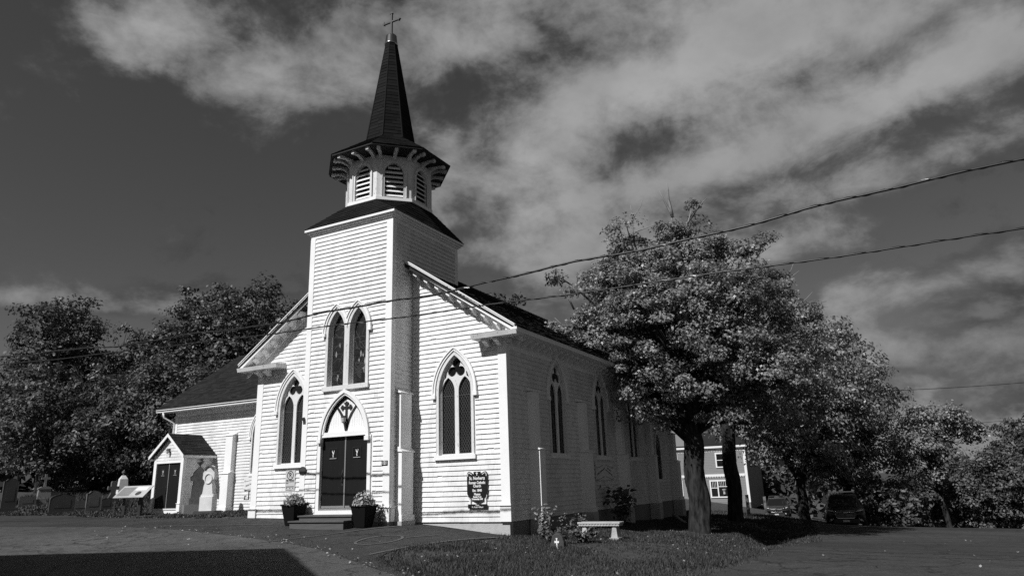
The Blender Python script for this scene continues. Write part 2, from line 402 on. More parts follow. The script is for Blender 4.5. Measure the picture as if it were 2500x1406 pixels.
LOT = [(-70, -1), (-48, 4.5), (-36, 7.2), (-27, 7.3), (-22, 5.0), (-14, 2.7), (-7.3, .6), (-6.5, 1.2), (3.25, 1.2), (3.42, .75), (3.1, -.6), (2.75, -1.8), (2.6, -3.3), (3.0, -4.3), (4.3, -5.3), (6.5, -6.4), (8.4, -7.4), (9.6, -9.2), (40, -9.2), (40, -22), (-70, -22)]
ROAD = [(9.3, -9.6), (9.6, -3.3), (10.2, 6.4), (9.7, 14), (9.0, 20), (8.3, 26), (8.1, 34), (8.6, 60), (17, 62), (20, 45), (25, 34), (28, 20), (28, -9.6)]
tag(drape('parking_lot', LOT, .5, .018, 'asphalt'), kind='structure')
tag(drape('road', ROAD, .5, .026, 'road_asphalt'), kind='structure')
def strip(name, pts, width, off, material):
    P = [Vector((p[0], p[1], 0)) for p in pts]; Q = []
    for a, b in zip(P[:-1], P[1:]):
        n = max(1, int((b-a).length/.3)); Q += [a.lerp(b, i/n) for i in range(n)]
    Q.append(P[-1]); vs = []
    for i, q in enumerate(Q):
        t = (Q[min(i+1, len(Q)-1)]-Q[max(i-1, 0)]).normalized(); n = Vector((-t.y, t.x, 0))*(width/2*rng.uniform(.85, 1.1))
        for s in (-1, 1): x, y = q.x+n.x*s, q.y+n.y*s; vs.append((x, y, g1(x, y)+off))
    mb = MB(); mb.add(vs, [(2*i, 2*i+1, 2*i+3, 2*i+2) for i in range(len(Q)-1)])
    return tag(mb.build(name, material), kind='structure')
STREET = [(-70, 2.5), (-30, .9), (-14, -.9), (-7.5, -1.9), (-2.5, -2.7), (.8, -3.7), (3.0, -4.8), (6.4, -6.7), (9.4, -9.3), (40, -9.3), (40, -21.8), (-70, -21.8)]
tag(drape('street', STREET, .5, .0225, 'old_asphalt'), kind='structure')
strip('painted_line', [(.35, -.15), (-.6, -2.0), (-1.4, -3.4)], .10, .029, 'paint_line')
strip('painted_line', [(3.3, .65), (2.9, -.9), (2.6, -2.5), (2.5, -3.9)], .11, .029, 'paint_line')
strip('painted_line', [(-3.9, -.55), (-5.4, -1.0), (-7.6, -1.4)], .08, .029, 'paint_line')
ov = [(1.4+.42*math.cos(t*.2618), -2.15+.75*math.sin(t*.2618)) for t in range(25)]
strip('painted_ring', ov, .07, .029, 'paint_line')
strip('painted_mark', [(1.75, -1.55), (1.95, -1.0), (2.1, -.6)], .06, .029, 'paint_line')

# ------------------------------------------------------------------ the church
XC = -1.63; NX0, NX1 = -6.56, 3.30; NY = 1.06; TX0, TX1, TD = -3.34, 0.0, 3.70; BC = (-1.62, 1.84)
church = thing('church', (XC, 7, -.5), 'white shingled wooden church with square tower, belfry and dark spire', 'church')
FT = Fr((0, 0, 0), (1, 0, 0), (0, -1, 0)); FN = Fr((0, NY, 0), (1, 0, 0), (0, -1, 0))
FS = Fr((NX1, 0, 0), (0, 1, 0), (1, 0, 0)); FTS = Fr((TX1, 0, 0), (0, 1, 0), (1, 0, 0)); FW = Fr((0, 8.0, 0), (1, 0, 0), (0, -1, 0))
def part(name, material, parent, build, **k):
    mb = MB(); build(mb); return mb.build(name, material, parent, **k)
def boxes(name, material, parent, fr, *bs, **k):
    mb = MB()
    for b in bs: mb.box(fr, *b)
    return mb.build(name, material, parent, **k)
def courses(parent, fr, z0, z1, iv, exp=.14, material='white_shingle', wmin=.09, wmax=.24, butt=.034):
    z = z0
    while z < z1-.02:
        zt = min(z+exp, z1)
        for a, b in iv((z+zt)/2):
            u = a; vs = []; fs = []
            while u < b-.004:
                u2 = u+rng.uniform(wmin, wmax)
                if b-u2 < .06: u2 = b
                g = .0012; jb = rng.uniform(0, .0025); t = butt+rng.uniform(-.002, .002); n = len(vs)
                if rng.random() < .015: jb -= .016
                lo, hi = z-jb, zt+.003
                vs += [fr.p(u+g, -.004, lo), fr.p(u2-g, -.004, lo), fr.p(u2-g, t, lo), fr.p(u+g, t, lo), fr.p(u+g, -.004, hi), fr.p(u2-g, -.004, hi), fr.p(u2-g, .004, hi), fr.p(u+g, .004, hi)]
                fs += [(n, n+3, n+2, n+1), (n+3, n+7, n+6, n+2), (n, n+4, n+7, n+3), (n+1, n+2, n+6, n+5), (n+4, n+5, n+6, n+7), (n, n+1, n+5, n+4)]
                u = u2
            if vs: mb = MB(); mb.v = vs; mb.f = fs; mb.build('shingle_course', material, parent)
        z += exp
def minus(iv, a, b):
    out = []
    for c, d in iv:
        if b <= c or a >= d: out.append((c, d)); continue
        if a > c: out.append((c, a))
        if b < d: out.append((b, d))
    return [(c, d) for c, d in out if d-c > .01]
def lancet_gap(z, uc, zb, zs, a, h, t):
    """interval of a lancet opening (grown by t) at height z"""
    if z < zb: return None
    if z <= zs: return (uc-a-t, uc+a+t)
    c = arc_c(a, h); Rr = c+a+t; d = z-zs
    if d >= math.sqrt(Rr*Rr-c*c): return None
    x = math.sqrt(max(Rr*Rr-d*d, 0))-c
    return (uc-x, uc+x) if x > 0 else None
def roof_rows(mb, A, B, C, D, exp=.15, tab=.30, th=.014):
    A, B, C, D = map(Vector, (A, B, C, D)); N = (B-A).cross(D-A).normalized(); Ls = max((D-A).length, (C-B).length)
    n = max(1, int(round(((A+B)/2-(C+D)/2).length/exp)))
    for k in range(n):
        t0, t1 = k/n, min(1, (k+1.05)/n); L0, R0 = A.lerp(D, t0), B.lerp(C, t0); L1, R1 = A.lerp(D, t1), B.lerp(C, t1); w = (R0-L0).length
        if w < .01: continue
        m = max(1, int(w/tab)); cuts = [0] + sorted((i+rng.uniform(-.25, .25)+(.5 if k % 2 else 0))/m for i in range(1, m)) + [1]
        cuts = [min(max(c, 0), 1) for c in cuts]
        for a, b in zip(cuts[:-1], cuts[1:]):
            if b-a < .02/max(w, .1): continue
            h = th*rng.uniform(.6, 1.4); e = .003/w
            p = [L0.lerp(R0, a+e), L0.lerp(R0, b-e), L1.lerp(R1, b-e), L1.lerp(R1, a+e)]
            mb.add([p[0]-N*.002, p[1]-N*.002, p[1]+N*h, p[0]+N*h, p[3]-N*.002, p[2]-N*.002, p[2]+N*.003, p[3]+N*.003],
                   [(3, 2, 6, 7), (0, 1, 2, 3), (0, 3, 7, 4), (1, 5, 6, 2)])

# ---- windows
def trefoil(uc, zc, r, n=36):
    P = []
    for i in range(n):
        t = 2*math.pi*i/n; k = (t-math.pi/2) % (2*math.pi/3)
        k = min(k, 2*math.pi/3-k); d = .62*r; rr = .52*r
        q = d*math.cos(k) + math.sqrt(max(rr*rr-(d*math.sin(k))**2, 0.0016*r)); P.append((uc+q*math.cos(t), zc+q*math.sin(t)))
    return P
def lattice(mb, fr, inside, u0, u1, z0, z1, w, sp=.13, k=1.7, half=.004):
    for s in (1, -1):
        c = z0-(u1-u0)*k if s > 0 else z0
        lim = z1 if s > 0 else z1+(u1-u0)*k
        while c < lim:
            run = None
            for i in range(41):
                u = u0+(u1-u0)*i/40; z = c+s*k*(u-u0); ok = inside(u, z)
                if ok and run is None: run = (u, z)
                if (not ok or i == 40) and run is not None:
                    if abs(u-run[0]) > .02:
                        a, b = run, (u, z); l = math.hypot(b[0]-a[0], b[1]-a[1]); nx, nz = -(b[1]-a[1])/l*half, (b[0]-a[0])/l*half
                        mb.add([fr.p(a[0]+nx, w, a[1]+nz), fr.p(b[0]+nx, w, b[1]+nz), fr.p(b[0]-nx, w, b[1]-nz), fr.p(a[0]-nx, w, a[1]-nz)], [(0, 1, 2, 3)])
                    run = None
            c += sp*k*1.0
def ribbon(mb, fr, pts, half, w0, w1):
    for a, b in zip(pts[:-1], pts[1:]):
        l = math.hypot(b[0]-a[0], b[1]-a[1]) or 1e-6; nx, nz = -(b[1]-a[1])/l*half, (b[0]-a[0])/l*half
        q = [(a[0]+nx, a[1]+nz), (b[0]+nx, b[1]+nz), (b[0]-nx, b[1]-nz), (a[0]-nx, a[1]-nz)]
        mb.hexa([fr.p(x, w0, z) for x, z in q], [fr.p(x, w1, z) for x, z in q])
def church_window(parent, fr, uc, zb=1.42, zs=3.25, a=.56, h=1.08, clip=None, stained=False):
    k = .085 if stained else 0.     # the side windows sit nearly flush with the wall
    mb = MB(); outer = lancet_poly(uc, zb, zs, a, h, .085, 10); inner = lancet_poly(uc, zb, zs, a, h, 0, 10)
    mb.plate(fr, outer + inner[::-1], [], -.16, .055)
    inner2 = lancet_poly(uc, zb, zs, a, h, -.022, 10)
    mb.plate(fr, inner + inner2[::-1], [], -.15, -.02+k*.3)
    win = mb.build('window', 'worn_trim', parent)
    hood = MB(); o = lancet_poly(uc, 0, zs, a, h, .20, 12, drop=zs-.06); i = lancet_poly(uc, 0, zs, a, h, .108, 12, drop=zs-.06)
    hood.plate(fr, o + i[::-1], [], .0, .085)
    o2 = lancet_poly(uc, 0, zs, a, h, .215, 12, drop=zs-.06); i2 = lancet_poly(uc, 0, zs, a, h, .17, 12, drop=zs-.06)
    hood.plate(fr, o2 + i2[::-1], [], .03, .115)
    for s in (-1, 1): hood.box(fr, uc+s*(a+.16)-.07, uc+s*(a+.16)+.07, 0, .12, zs-.18, zs-.058)
    hood.build('hood_mould', 'white_trim', win)
    boxes('sill', 'white_trim', win, fr, (uc-a-.14, uc+a+.14, 0, .10, zb-.13, zb-.002))
    tr = MB(); m = .055; la = (a-.03-m)/2-.012; lc = m+.012+la; lzs = zs+.02; lh = la*1.85; hb = zb+.035
    holes = [lancet_poly(uc+s*lc, hb, lzs, la, lh, 0, 7) for s in (-1, 1)]
    holes.append(trefoil(uc, zs+.69, .285))
    for s in (-1, 1): holes.append([(uc+s*x, zs+z) for x, z in ((.455, .36), (.425, .50), (.365, .62), (.34, .55), (.36, .44))])
    tr.plate(fr, lancet_poly(uc, zb+.005, zs, a, h, -.023, 10), holes, -.115+k, -.065+k)
    tr.build('tracery', 'worn_trim' if not stained else 'white_trim', win)
    pn = MB(); pn.plate(fr, lancet_poly(uc, zb+.005, zs, a, h, -.026, 10), [], -.15+k, -.135+k); pn.build('pane', 'stained_glass' if stained else 'glass', win)
    ld = MB()
    def ins(u, z):
        for s in (-1, 1):
            g = lancet_gap(z, uc+s*lc, hb, lzs, la, lh, 0)
            if g and g[0] < u < g[1]: return True
        return False
    if not stained: lattice(ld, fr, ins, uc-a, uc+a, hb, lzs+lh, -.132+k, sp=.085)
    else:
        for s in (-1, 1):
            for q in range(26):
                u = uc+s*lc+rng.uniform(-la, la); z = rng.uniform(hb, lzs+lh*.6); pts = [(u, z)]; ang = rng.uniform(0, 6.28)
                for _ in range(5): ang += rng.uniform(-.7, .7); u += .05*math.cos(ang); z += .07*math.sin(ang); pts.append((u, z))
                pts = [p for p in pts if ins(*p)]
                if len(pts) > 1: ribbon(ld, fr, pts, .006, -.134+k, -.130+k)
    for s in (-1, 1): ribbon(ld, fr, [(uc+s*lc-la, hb+(lzs-hb)*.93), (uc+s*lc+la, hb+(lzs-hb)*.93)], .006, -.134+k, -.128+k)
    tag(ld.build('leading', 'lead', win), kind='stuff')
    return win
WZ = (1.42, 3.25, .56, 1.08)

# ---- tower
UZ = (3.62, 5.33, .33, .67); UC = (-2.10, -1.24)
def tower():
    mb = MB(); hole = []
    a, h, zb, zs = UZ[2], UZ[3], UZ[0], UZ[1]
    holes = [lancet_poly(u, zb-.02, zs, a, h, .03, 8) for u in UC] + [[(-2.58, -.02), (-2.58, 2.1)] + [p for p in lancet_poly(-1.67, 0, 2.07, .97, 1.42, -.06, 10) if p[1] > 2.12] + [(-.76, 2.1), (-.76, -.02)]]
    mb.plate(FT, [(TX0, -.9), (TX1, -.9), (TX1, 8.78), (TX0, 8.78)], holes, -.2, 0)
    fwall = mb.build('tower_front_wall', 'white_trim', church)
    swall = boxes('tower_side_wall', 'white_trim', church, WORLD, (-.2, 0, .201, TD, -.9, 8.78))
    boxes('tower_side_wall', 'white_trim', church, WORLD, (TX0, TX0+.2, .201, TD, -.9, 8.78))
    boxes('tower_back_wall', 'white_trim', church, WORLD, (TX0+.201, -.201, TD-.2, TD, 4, 8.78))
    def iv(z):
        I = [(TX0+.17, -.2)]
        for u in UC:
            g = lancet_gap(z, u, zb-.13, zs, a, h, .12)
            if g: I = minus(I, *g)
        if zb-.13 < z < zs+.3: I = minus(I, UC[0], UC[1])
        if z < 2.2: I = minus(I, -2.74, -.60)
        else:
            c = arc_c(.97, 1.42); Rr = c+.92; d = z-2.07
            if d*d < Rr*Rr-c*c:
                x = math.sqrt(Rr*Rr-d*d)-c
                if x > 0: I = minus(I, -1.67-x, -1.67+x)
        return I
    courses(fwall, FT, -.35, 8.62, iv)
    def ivs(z):
        if z < 7.30: return [(.17, NY)]
        return [(.17, TD-.15)]
    # side: below the roof line only the strip in front of the nave; above it the part over the roof
    def ivs2(z):
        if z > 7.42: return [(.17, TD-.15)]
        return [(.17, NY-.01)]
    courses(swall, FTS, -.35, 8.62, ivs2)
    # left side of the tower, in front of the nave
    for nm, fr, bs in (('corner_board', FT, [(TX0-.036, TX0+.17, 0, .036, -.35, 8.62)]), ('corner_board', FT, [(-.20, .036, 0, .036, -.35, 8.62)]),
                       ('corner_board', FTS, [(.001, .16, 0, .036, -.35, 8.62)]), ('corner_board', FTS, [(TD-.15, TD+.03, 0, .036, 6.6, 8.62)])):
        boxes(nm, 'white_trim', church, fr, *bs)
    for nm, fr, u0, u1 in (('plinth_block', FT, -.23, .07), ('plinth_block', FT, TX0-.07, TX0+.2)):
        boxes(nm, 'white_trim', church, fr, (u0, u1, .037, .075, -.345, .03), (u0-.02, u1+.02, .037, .11, .031, .06))
    boxes('plinth_block', 'white_trim', church, FTS, (.0, .19, .037, .07, -.345, .03), (-.02, .21, .037, .10, .031, .06))
    boxes('foundation', 'concrete', church, FT, (TX0+.02, TX1-.02, .003, .03, -.95, -.352))
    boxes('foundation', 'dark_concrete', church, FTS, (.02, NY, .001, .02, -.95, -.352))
    # cornice
    co = MB(); o = [(0, .03, 8.62, 8.74), (.0, .075, 8.745, 8.80), (0, .13, 8.80, 8.86), (0, .19, 8.862, 8.94)]
    for w0, w1, z0, z1 in o:
        co.hexa([(TX0-w1, -w1, z0), (TX1+w1, -w1, z0), (TX1+w1, TD+w1, z0), (TX0-w1, TD+w1, z0)], [(TX0-w1, -w1, z1), (TX1+w1, -w1, z1), (TX1+w1, TD+w1, z1), (TX0-w1, TD+w1, z1)])
    co.build('cornice', 'white_trim', church)
    # buttress in the corner between tower and nave
    buttress(church, FTS, .28, .84, -.70, 1.55, 3.25, .23, .17, z_pl=-.35, pedestal=True)
def buttress(parent, fr, u0, u1, zg, z1, z2, d1, d2, z_pl=-.4, pedestal=True):
    b = boxes('buttress', 'white_trim', parent, fr, (u0, u1, .0, d1, z_pl+.15, z1), (u0+.015, u1-.015, 0, d2, z1, z2))
    for d, z, name in ((d1, z1, 'cap'), (d2, z2, 'cap')):
        m = MB(); e = .035
        zt = z+.16
        m.hexa([fr.p(u0-e, d+e, z), fr.p(u1+e, d+e, z), fr.p(u1+e, .0, z+.03), fr.p(u0-e, .0, z+.03)],
               [fr.p(u0-e, d+e, z+.025), fr.p(u1+e, d+e, z+.025), fr.p(u1+e, .0 if d == d2 else d2*.6, zt), fr.p(u0-e, .0 if d == d2 else d2*.6, zt)])
        m.build(name, 'white_trim', b)
    if pedestal:
        boxes('plinth_block', 'white_trim', b, fr, (u0-.03, u1+.03, 0, d1+.035, z_pl, z_pl+.15))
        boxes('footing', 'concrete', b, fr, (u0-.05, u1+.05, .003, d1+.05, zg, z_pl-.003))
    return b
tower()
def tower_window():
    a, h, zb, zs = UZ[2], UZ[3], UZ[0], UZ[1]; mb = MB()
    for u in UC:
        o = lancet_poly(u, zb, zs, a, h, .10, 10); i = lancet_poly(u, zb, zs, a, h, 0, 10)
        # keep the two casings from crossing at the mullion
        m = (UC[0]+UC[1])/2
        o = [((min(x, m-.001) if u < m else max(x, m+.001)), z) for x, z in o]
        mb.plate(FT, o + i[::-1], [], -.17, .055)
    win = mb.build('window', 'worn_trim', church)
    m = (UC[0]+UC[1])/2; hd = MB()
    for u in UC:
        for t0, t1, w1 in ((.102, .19, .085), (.165, .205, .115)):
            o = lancet_poly(u, 0, zs, a, h, t1, 12, drop=zs-.02); i = lancet_poly(u, 0, zs, a, h, t0, 12, drop=zs-.02)
            f = (lambda x: min(x, m-.001)) if u < m else (lambda x: max(x, m+.001))
            o = [(f(x), z) for x, z in o]; i = [(f(x), z) for x, z in i]
            # outer half only, and the inner half above the valley
            c = arc_c(a, h); zc = zs + math.sqrt(max((c+a+t0)**2-(abs(m-u)+c)**2, 0)) if (c+a+t0) > abs(m-u)+c else zs
            oo = [(x, z) for x, z in o if z > zc+.005 or (x < u if u < m else x > u)]
            ii = [(x, z) for x, z in i if z > zc+.005 or (x < u if u < m else x > u)]
            hd.plate(FT, oo + ii[::-1], [], 0, w1)
    hd.box(FT, UC[0]-a-.215, UC[0]-a-.09, 0, .12, zs-.12, zs-.018); hd.box(FT, UC[1]+a+.09, UC[1]+a+.215, 0, .12, zs-.12, zs-.018)
    hd.build('hood_mould', 'white_trim', win)
    boxes('sill', 'worn_trim', win, FT, (UC[0]-a-.14, UC[1]+a+.14, 0, .10, zb-.14, zb-.002))
    for u in UC:
        p = MB(); p.plate(FT, lancet_poly(u, zb, zs, a, h, .02, 10), [], -.17, -.155); p.build('pane', 'stained_glass', win)
        fm = MB(); o = lancet_poly(u, zb, zs, a, h, 0, 10); i = lancet_poly(u, zb+.05, zs, a, h, -.04, 10); fm.plate(FT, o + i[::-1], [], -.15, -.10); fm.build('sash', 'white_trim', win)
        ld = MB(); gp = MB()
        def ins(x, z):
            g = lancet_gap(z, u, zb+.06, zs, a, h, -.05); return bool(g and g[0] < x < g[1])
        for q in range(34):
            x = u+rng.uniform(-a, a); z = rng.uniform(zb, zs+.4); pts = [(x, z)]; ang = rng.choice((0, 3.14, .6, 2.5))+rng.uniform(-.5, .5)
            for _ in range(8): ang += rng.uniform(-.5, .5); x += .05*math.cos(ang); z += .05*math.sin(ang); pts.append((x, z))
            pts = [p_ for p_ in pts if ins(*p_)]
            if len(pts) > 1: ribbon(ld, FT, pts, .005, -.154, -.150)
        for q in range(7):
            x = u+rng.uniform(-.2, .2); z = rng.uniform(zb+.2, zs+.1); s = rng.uniform(.02, .04); l = rng.uniform(.06, .14); rr = rng.uniform(-.4, .4)
            gp.hexa([FT.p(x-s, -.1545, z), FT.p(x+rr*.05, -.1545, z-l), FT.p(x+s, -.1545, z), FT.p(x, -.1545, z+l)], [FT.p(x-s, -.152, z), FT.p(x+rr*.05, -.152, z-l), FT.p(x+s, -.152, z), FT.p(x, -.152, z+l)])
        if u > -1.5:
            for k in range(4): ribbon(ld, FT, [(u+.02+(.06+.04*k)*math.cos(t*.35), zb+.42+(.07+.05*k)*math.sin(t*.35)) for t in range(1, 14)], .006, -.154, -.150)
        tag(ld.build('leading', 'lead', win), kind='stuff'); gp.build('glass_piece', 'glass_piece', win)
tower_window()
def main_door():
    uc = -1.67; zl = 2.09
    hd = MB(); a, h = .97, 1.42; c = arc_c(a, h); zs = 2.07
    o = lancet_poly(uc, 0, zs, a, h, 0, 12, drop=zs-.02); i = lancet_poly(uc, 0, zs, a, h, -.10, 12, drop=zs-.02); hd.plate(FT, o + i[::-1], [], 0, .11)
    o = lancet_poly(uc, 0, zs, a, h, -.102, 12, drop=zs+.1); i = lancet_poly(uc, 0, zs, a, h, -.16, 12, drop=zs+.1); hd.plate(FT, o + i[::-1], [], 0, .07)
    for s in (-1, 1): hd.box(FT, uc+s*(a-.05)-.075, uc+s*(a-.05)+.075, 0, .14, zs-.14, zs-.018)
    door = boxes('doorway', 'white_trim', church, FT, (uc-1.02, uc-.90, -.15, .05, -.02, zl), (uc+.90, uc+1.02, -.15, .05, -.02, zl), (uc-.90, uc+.90, -.15, .05, zl, zl+.14), (uc-1.02, uc+1.02, 0, .06, -.20, -.021))
    hd.build('hood_mould', 'white_trim', door)
    tp = MB(); P = lancet_poly(uc, 0, zs, a, h, -.161, 12, drop=zl+.141)
    tp.plate(FT, P, [], -.10, -.055); tp.build('tympanum', 'white_trim', door)
    bd = MB()
    for k in range(-8, 9): # tongue-and-groove joints on the tympanum
        x = uc+k*.09; d = abs(k*.09)+c; hh = (c+a-.17)**2-d*d
        if hh > .05: bd.box(FT, x-.041, x+.041, -.056, -.050, zl+.142, zs+math.sqrt(hh)-.01)
    bd.build('board_cladding', 'white_trim', door)
    rb = MB(); o = lancet_poly(uc, 0, zs, a, h, -.163, 12, drop=zl+.16); i = lancet_poly(uc, 0, zs, a, h, -.245, 12, drop=zl+.16); rb.plate(FT, o + i[::-1], [], -.054, -.035); rb.build('arch_band', 'black_paint', door)
    for s in (-1, 1):
        r = MB(); pts = [(uc+s*x, z) for x, z in ((.0, 2.25), (.04, 2.42), (.11, 2.60), (.20, 2.76), (.30, 2.89), (.40, 3.0))]
        for p, q in zip(pts[:-1], pts[1:]):
            r.hexa([FT.p(p[0]-.05*1, -.049, p[1]), FT.p(p[0]+.05, -.049, p[1]), FT.p(q[0]+.05, -.049, q[1]), FT.p(q[0]-.05, -.049, q[1])],
                   [FT.p(p[0]-.05, -.036+.001*s, p[1]), FT.p(p[0]+.05, -.036+.001*s, p[1]), FT.p(q[0]+.05, -.036+.001*s, q[1]), FT.p(q[0]-.05, -.036+.001*s, q[1])])
        r.build('rib', 'black_paint', door)
    cr = boxes('cross', 'black_paint', door, FT, (uc-.035, uc+.035, -.049, -.02, 2.62, 3.08), (uc-.16, uc-.036, -.049, -.021, 2.915, 2.985), (uc+.036, uc+.16, -.049, -.021, 2.915, 2.985))
    cb = MB()
    for x, z in ((uc, 3.10), (uc-.055, 3.07), (uc+.055, 3.07), (uc-.19, 2.95), (uc-.155, 2.995), (uc-.155, 2.905), (uc+.19, 2.95), (uc+.155, 2.995), (uc+.155, 2.905)):
        P = [(x+.036*math.cos(t*math.pi/5), z+.036*math.sin(t*math.pi/5)) for t in range(10)]; cb.plate(FT, P, [], -.047, -.018)
    cb.build('trefoil_end', 'black_paint', cr)
    for s in (-1, 1):
        u0, u1 = (uc-.895, uc-.018) if s < 0 else (uc+.018, uc+.895)
        leaf = boxes('door', 'door_paint', door, FT, (u0, u1, -.11, -.06, .045, zl-.005))
        gx = (u0+u1)/2-.02
        boxes('window_frame', 'black_paint', leaf, FT, (gx-.16, gx+.16, -.062, -.045, 1.44, 1.455), (gx-.16, gx+.16, -.062, -.045, 1.745, 1.76), (gx-.16, gx-.145, -.062, -.045, 1.456, 1.744), (gx+.145, gx+.16, -.062, -.045, 1.456, 1.744))
        boxes('pane', 'glass', leaf, FT, (gx-.144, gx+.144, -.0615, -.055, 1.456, 1.744))
        boxes('bead', 'sign_grey', leaf, FT, (gx-.13, gx+.13, -.056, -.046, 1.458, 1.470))
        e = MB()      # pale three-pronged emblem behind the glass
        ribbon(e, FT, [(gx-.04, 1.70), (gx-.03, 1.64), (gx, 1.59), (gx-.005, 1.50)], .007, -.055, -.050)
        ribbon(e, FT, [(gx+.04, 1.70), (gx+.03, 1.64), (gx, 1.59)], .007, -.0545, -.050); ribbon(e, FT, [(gx-.02, 1.66), (gx+.02, 1.60), (gx-.015, 1.55), (gx+.015, 1.51)], .008, -.054, -.049)
        e.build('emblem', 'sign_white', leaf)
        boxes('kick_plate', 'metal_strip', leaf, FT, (u0+.02, u1-.01, -.062, -.05, .05, .105))
        for hz in (.25, 1.0, 1.75): boxes('hinge', 'dark_metal', leaf, FT, ((u0 if s < 0 else u1)-.012, (u0 if s < 0 else u1)+.012, -.062, -.045, hz, hz+.1))
        if s < 0:
            hn = MB(); hn.tube([FT.p(u1-.07, -.05, .75), FT.p(u1-.07, -.01, .78), FT.p(u1-.07, -.01, 1.02), FT.p(u1-.07, -.05, 1.05)], .014, 6); hn.box(FT, u1-.10, u1-.04, -.062, -.05, .66, 1.13); hn.build('handle', 'dark_metal', leaf)
    boxes('astragal', 'metal_strip', door, FT, (uc-.022, uc+.022, -.10, -.04, .045, zl-.01))
    boxes('threshold', 'metal_strip', door, FT, (uc-.89, uc+.89, -.14, .02, -.019, .04))
    boxes('backing', 'black_paint', door, FT, (uc-.9, uc+.9, -.19, -.151, -.02, 3.0))
main_door()

# ---- nave
def RL(x): return 4.84+.674*(3.85-x) if x > XC else 4.84+.674*(x+7.11)
def nave():
    for s, (x0, x1), wc in ((1, (TX1+.001, NX1), 1.58), (-1, (NX0, TX0-.001), -4.87)):
        hole = lancet_poly(wc, WZ[0]-.02, WZ[1], WZ[2], WZ[3], .03, 8)
        if s > 0: out = [(x0, -.42), (x1, -.42), (x1, RL(x1)-.14), (x0, RL(x0)-.14)]
        else: out = [(x0, -.42), (x1, -.42), (x1, RL(x1)-.14), (x0, RL(x0)-.14)]
        mb = MB(); mb.plate(FN, out, [hole], -.2, 0); wall = mb.build('nave_front_wall', 'white_trim', church)
        a0, b0 = (x0+.022, x1-.24) if s > 0 else (x0+.24, x1-.022)
        def iv(z):
            I = [(a0, b0)]
            if s > 0:
                lim = 3.85-(z+.2-4.84)/.674
                if lim < b0: I = [(a0, lim)] if lim > a0 else []
            else:
                lim = (z+.2-4.84)/.674-7.11
                if lim > a0: I = [(lim, b0)] if lim < b0 else []
            g = lancet_gap(z, wc, WZ[0]-.13, WZ[1], WZ[2], WZ[3], .12)
            if g: I = minus(I, *g)
            return I
        courses(wall, FN, -.42, 7.2, iv)
        church_window(church, FN, wc, *WZ)
        cx0, cx1 = (NX1-.24, NX1+.036) if s > 0 else (NX0-.036, NX0+.24)
        boxes('corner_board', 'white_trim', church, FN, (cx0, cx1, 0, .036, -.42, 4.50))
        boxes('corner_cap', 'white_trim', church, FN, (cx0-.02, cx1+.03, 0, .07, 4.501, 4.56), (cx0-.05, cx1+.06, 0, .10, 4.561, 4.63))
        boxes('plinth_block', 'white_trim', church, FN, (cx0-.03, cx1+.03, .037, .075, -.415, .0), (cx0-.05, cx1+.05, .037, .11, .001, .03))
        boxes('foundation', 'concrete', church, FN, ((TX1+.01 if s > 0 else NX0+.02), (NX1-.02 if s > 0 else TX0-.01), -.2, -.012, -1.6, -.422))
        # rake: fascia, crown, soffit, frieze
        xt = 3.88 if s > 0 else -7.14; xe = .0 if s > 0 else TX0
        def sl(mb, top, bot, y0, y1, xa=xt, xb=xe):
            za, zb = RL(xa), RL(xb)
            mb.hexa([(xa, y0, za+bot), (xb, y0, zb+bot), (xb, y1, zb+bot), (xa, y1, za+bot)], [(xa, y0, za+top), (xb, y0, zb+top), (xb, y1, zb+top), (xa, y1, za+top)])
        m = MB(); sl(m, 0, -.15, .63, .67); sl(m, .05, .001, .585, .67); sl(m, .085, .051, .56, .67); rk = m.build('rake_board', 'white_trim', church)
        m = MB(); sl(m, -.10, -.13, .671, 1.058); m.build('soffit', 'white_trim', rk)
        m = MB(); sl(m, -.131, -.33, 1.005, 1.058); sl(m, -.331, -.36, .99, 1.058); m.build('frieze_board', 'white_trim', rk)
        n = 9 if s > 0 else 8
        for k in range(n):
            x = (.33+.405*k) if s > 0 else (-6.55+.405*k); z = RL(x)-.132; b = MB()
            P = [(x-.065, y, z+dz) for y, dz in ((1.004, 0), (.72, 0), (.72, -.10), (.78, -.12), (.86, -.15), (.92, -.22), (1.004, -.24))]
            sh = -.674*.13 if s > 0 else .674*.13
            b.prism(P, (.13, 0, sh)); b.build('bracket', 'white_trim', rk)
        # eave return at the foot of the rake
        x0r, x1r = (2.42, 3.92) if s > 0 else (-7.18, -5.30)
        rt_ = MB(); rt_.hexa([(x0r, .60, 4.63), (x1r, .60, 4.63), (x1r, 1.058, 4.63), (x0r, 1.058, 4.63)], [(x0r, .56, 4.76), (x1r, .56, 4.76), (x1r, 1.058, 4.84), (x0r, 1.058, 4.84)])
        rtn = rt_.build('eave_return', 'worn_trim', church)
        for x in ((2.78, 3.16) if s > 0 else (-6.0, -6.4)):
            b = MB(); P = [(x-.065, y, 4.628+dz) for y, dz in ((1.0, 0), (.68, 0), (.68, -.08), (.80, -.11), (.90, -.18), (1.0, -.2))]; b.prism(P, (.13, 0, 0)); b.build('bracket', 'white_trim', rtn)
    # right side wall
    wc = (4.46, 8.35, 12.0); holes = [lancet_poly(u, WZ[0]-.02, WZ[1], WZ[2], WZ[3], .03, 8) for u in wc]
    mb = MB(); mb.plate(FS, [(NY+.201, -.42), (14.4, -.42), (14.4, 4.72), (NY+.201, 4.72)], holes, -.2, 0); wall = mb.build('nave_side_wall', 'white_trim', church)
    def iv(z):
        I = [(NY+.20, 14.4)]
        for u in wc:
            g = lancet_gap(z, u, WZ[0]-.13, WZ[1], WZ[2], WZ[3], .12)
            if g: I = minus(I, *g)
        return I
    courses(wall, FS, -.42, 4.34, iv)
    for u in wc: church_window(church, FS, u, *WZ, stained=True)
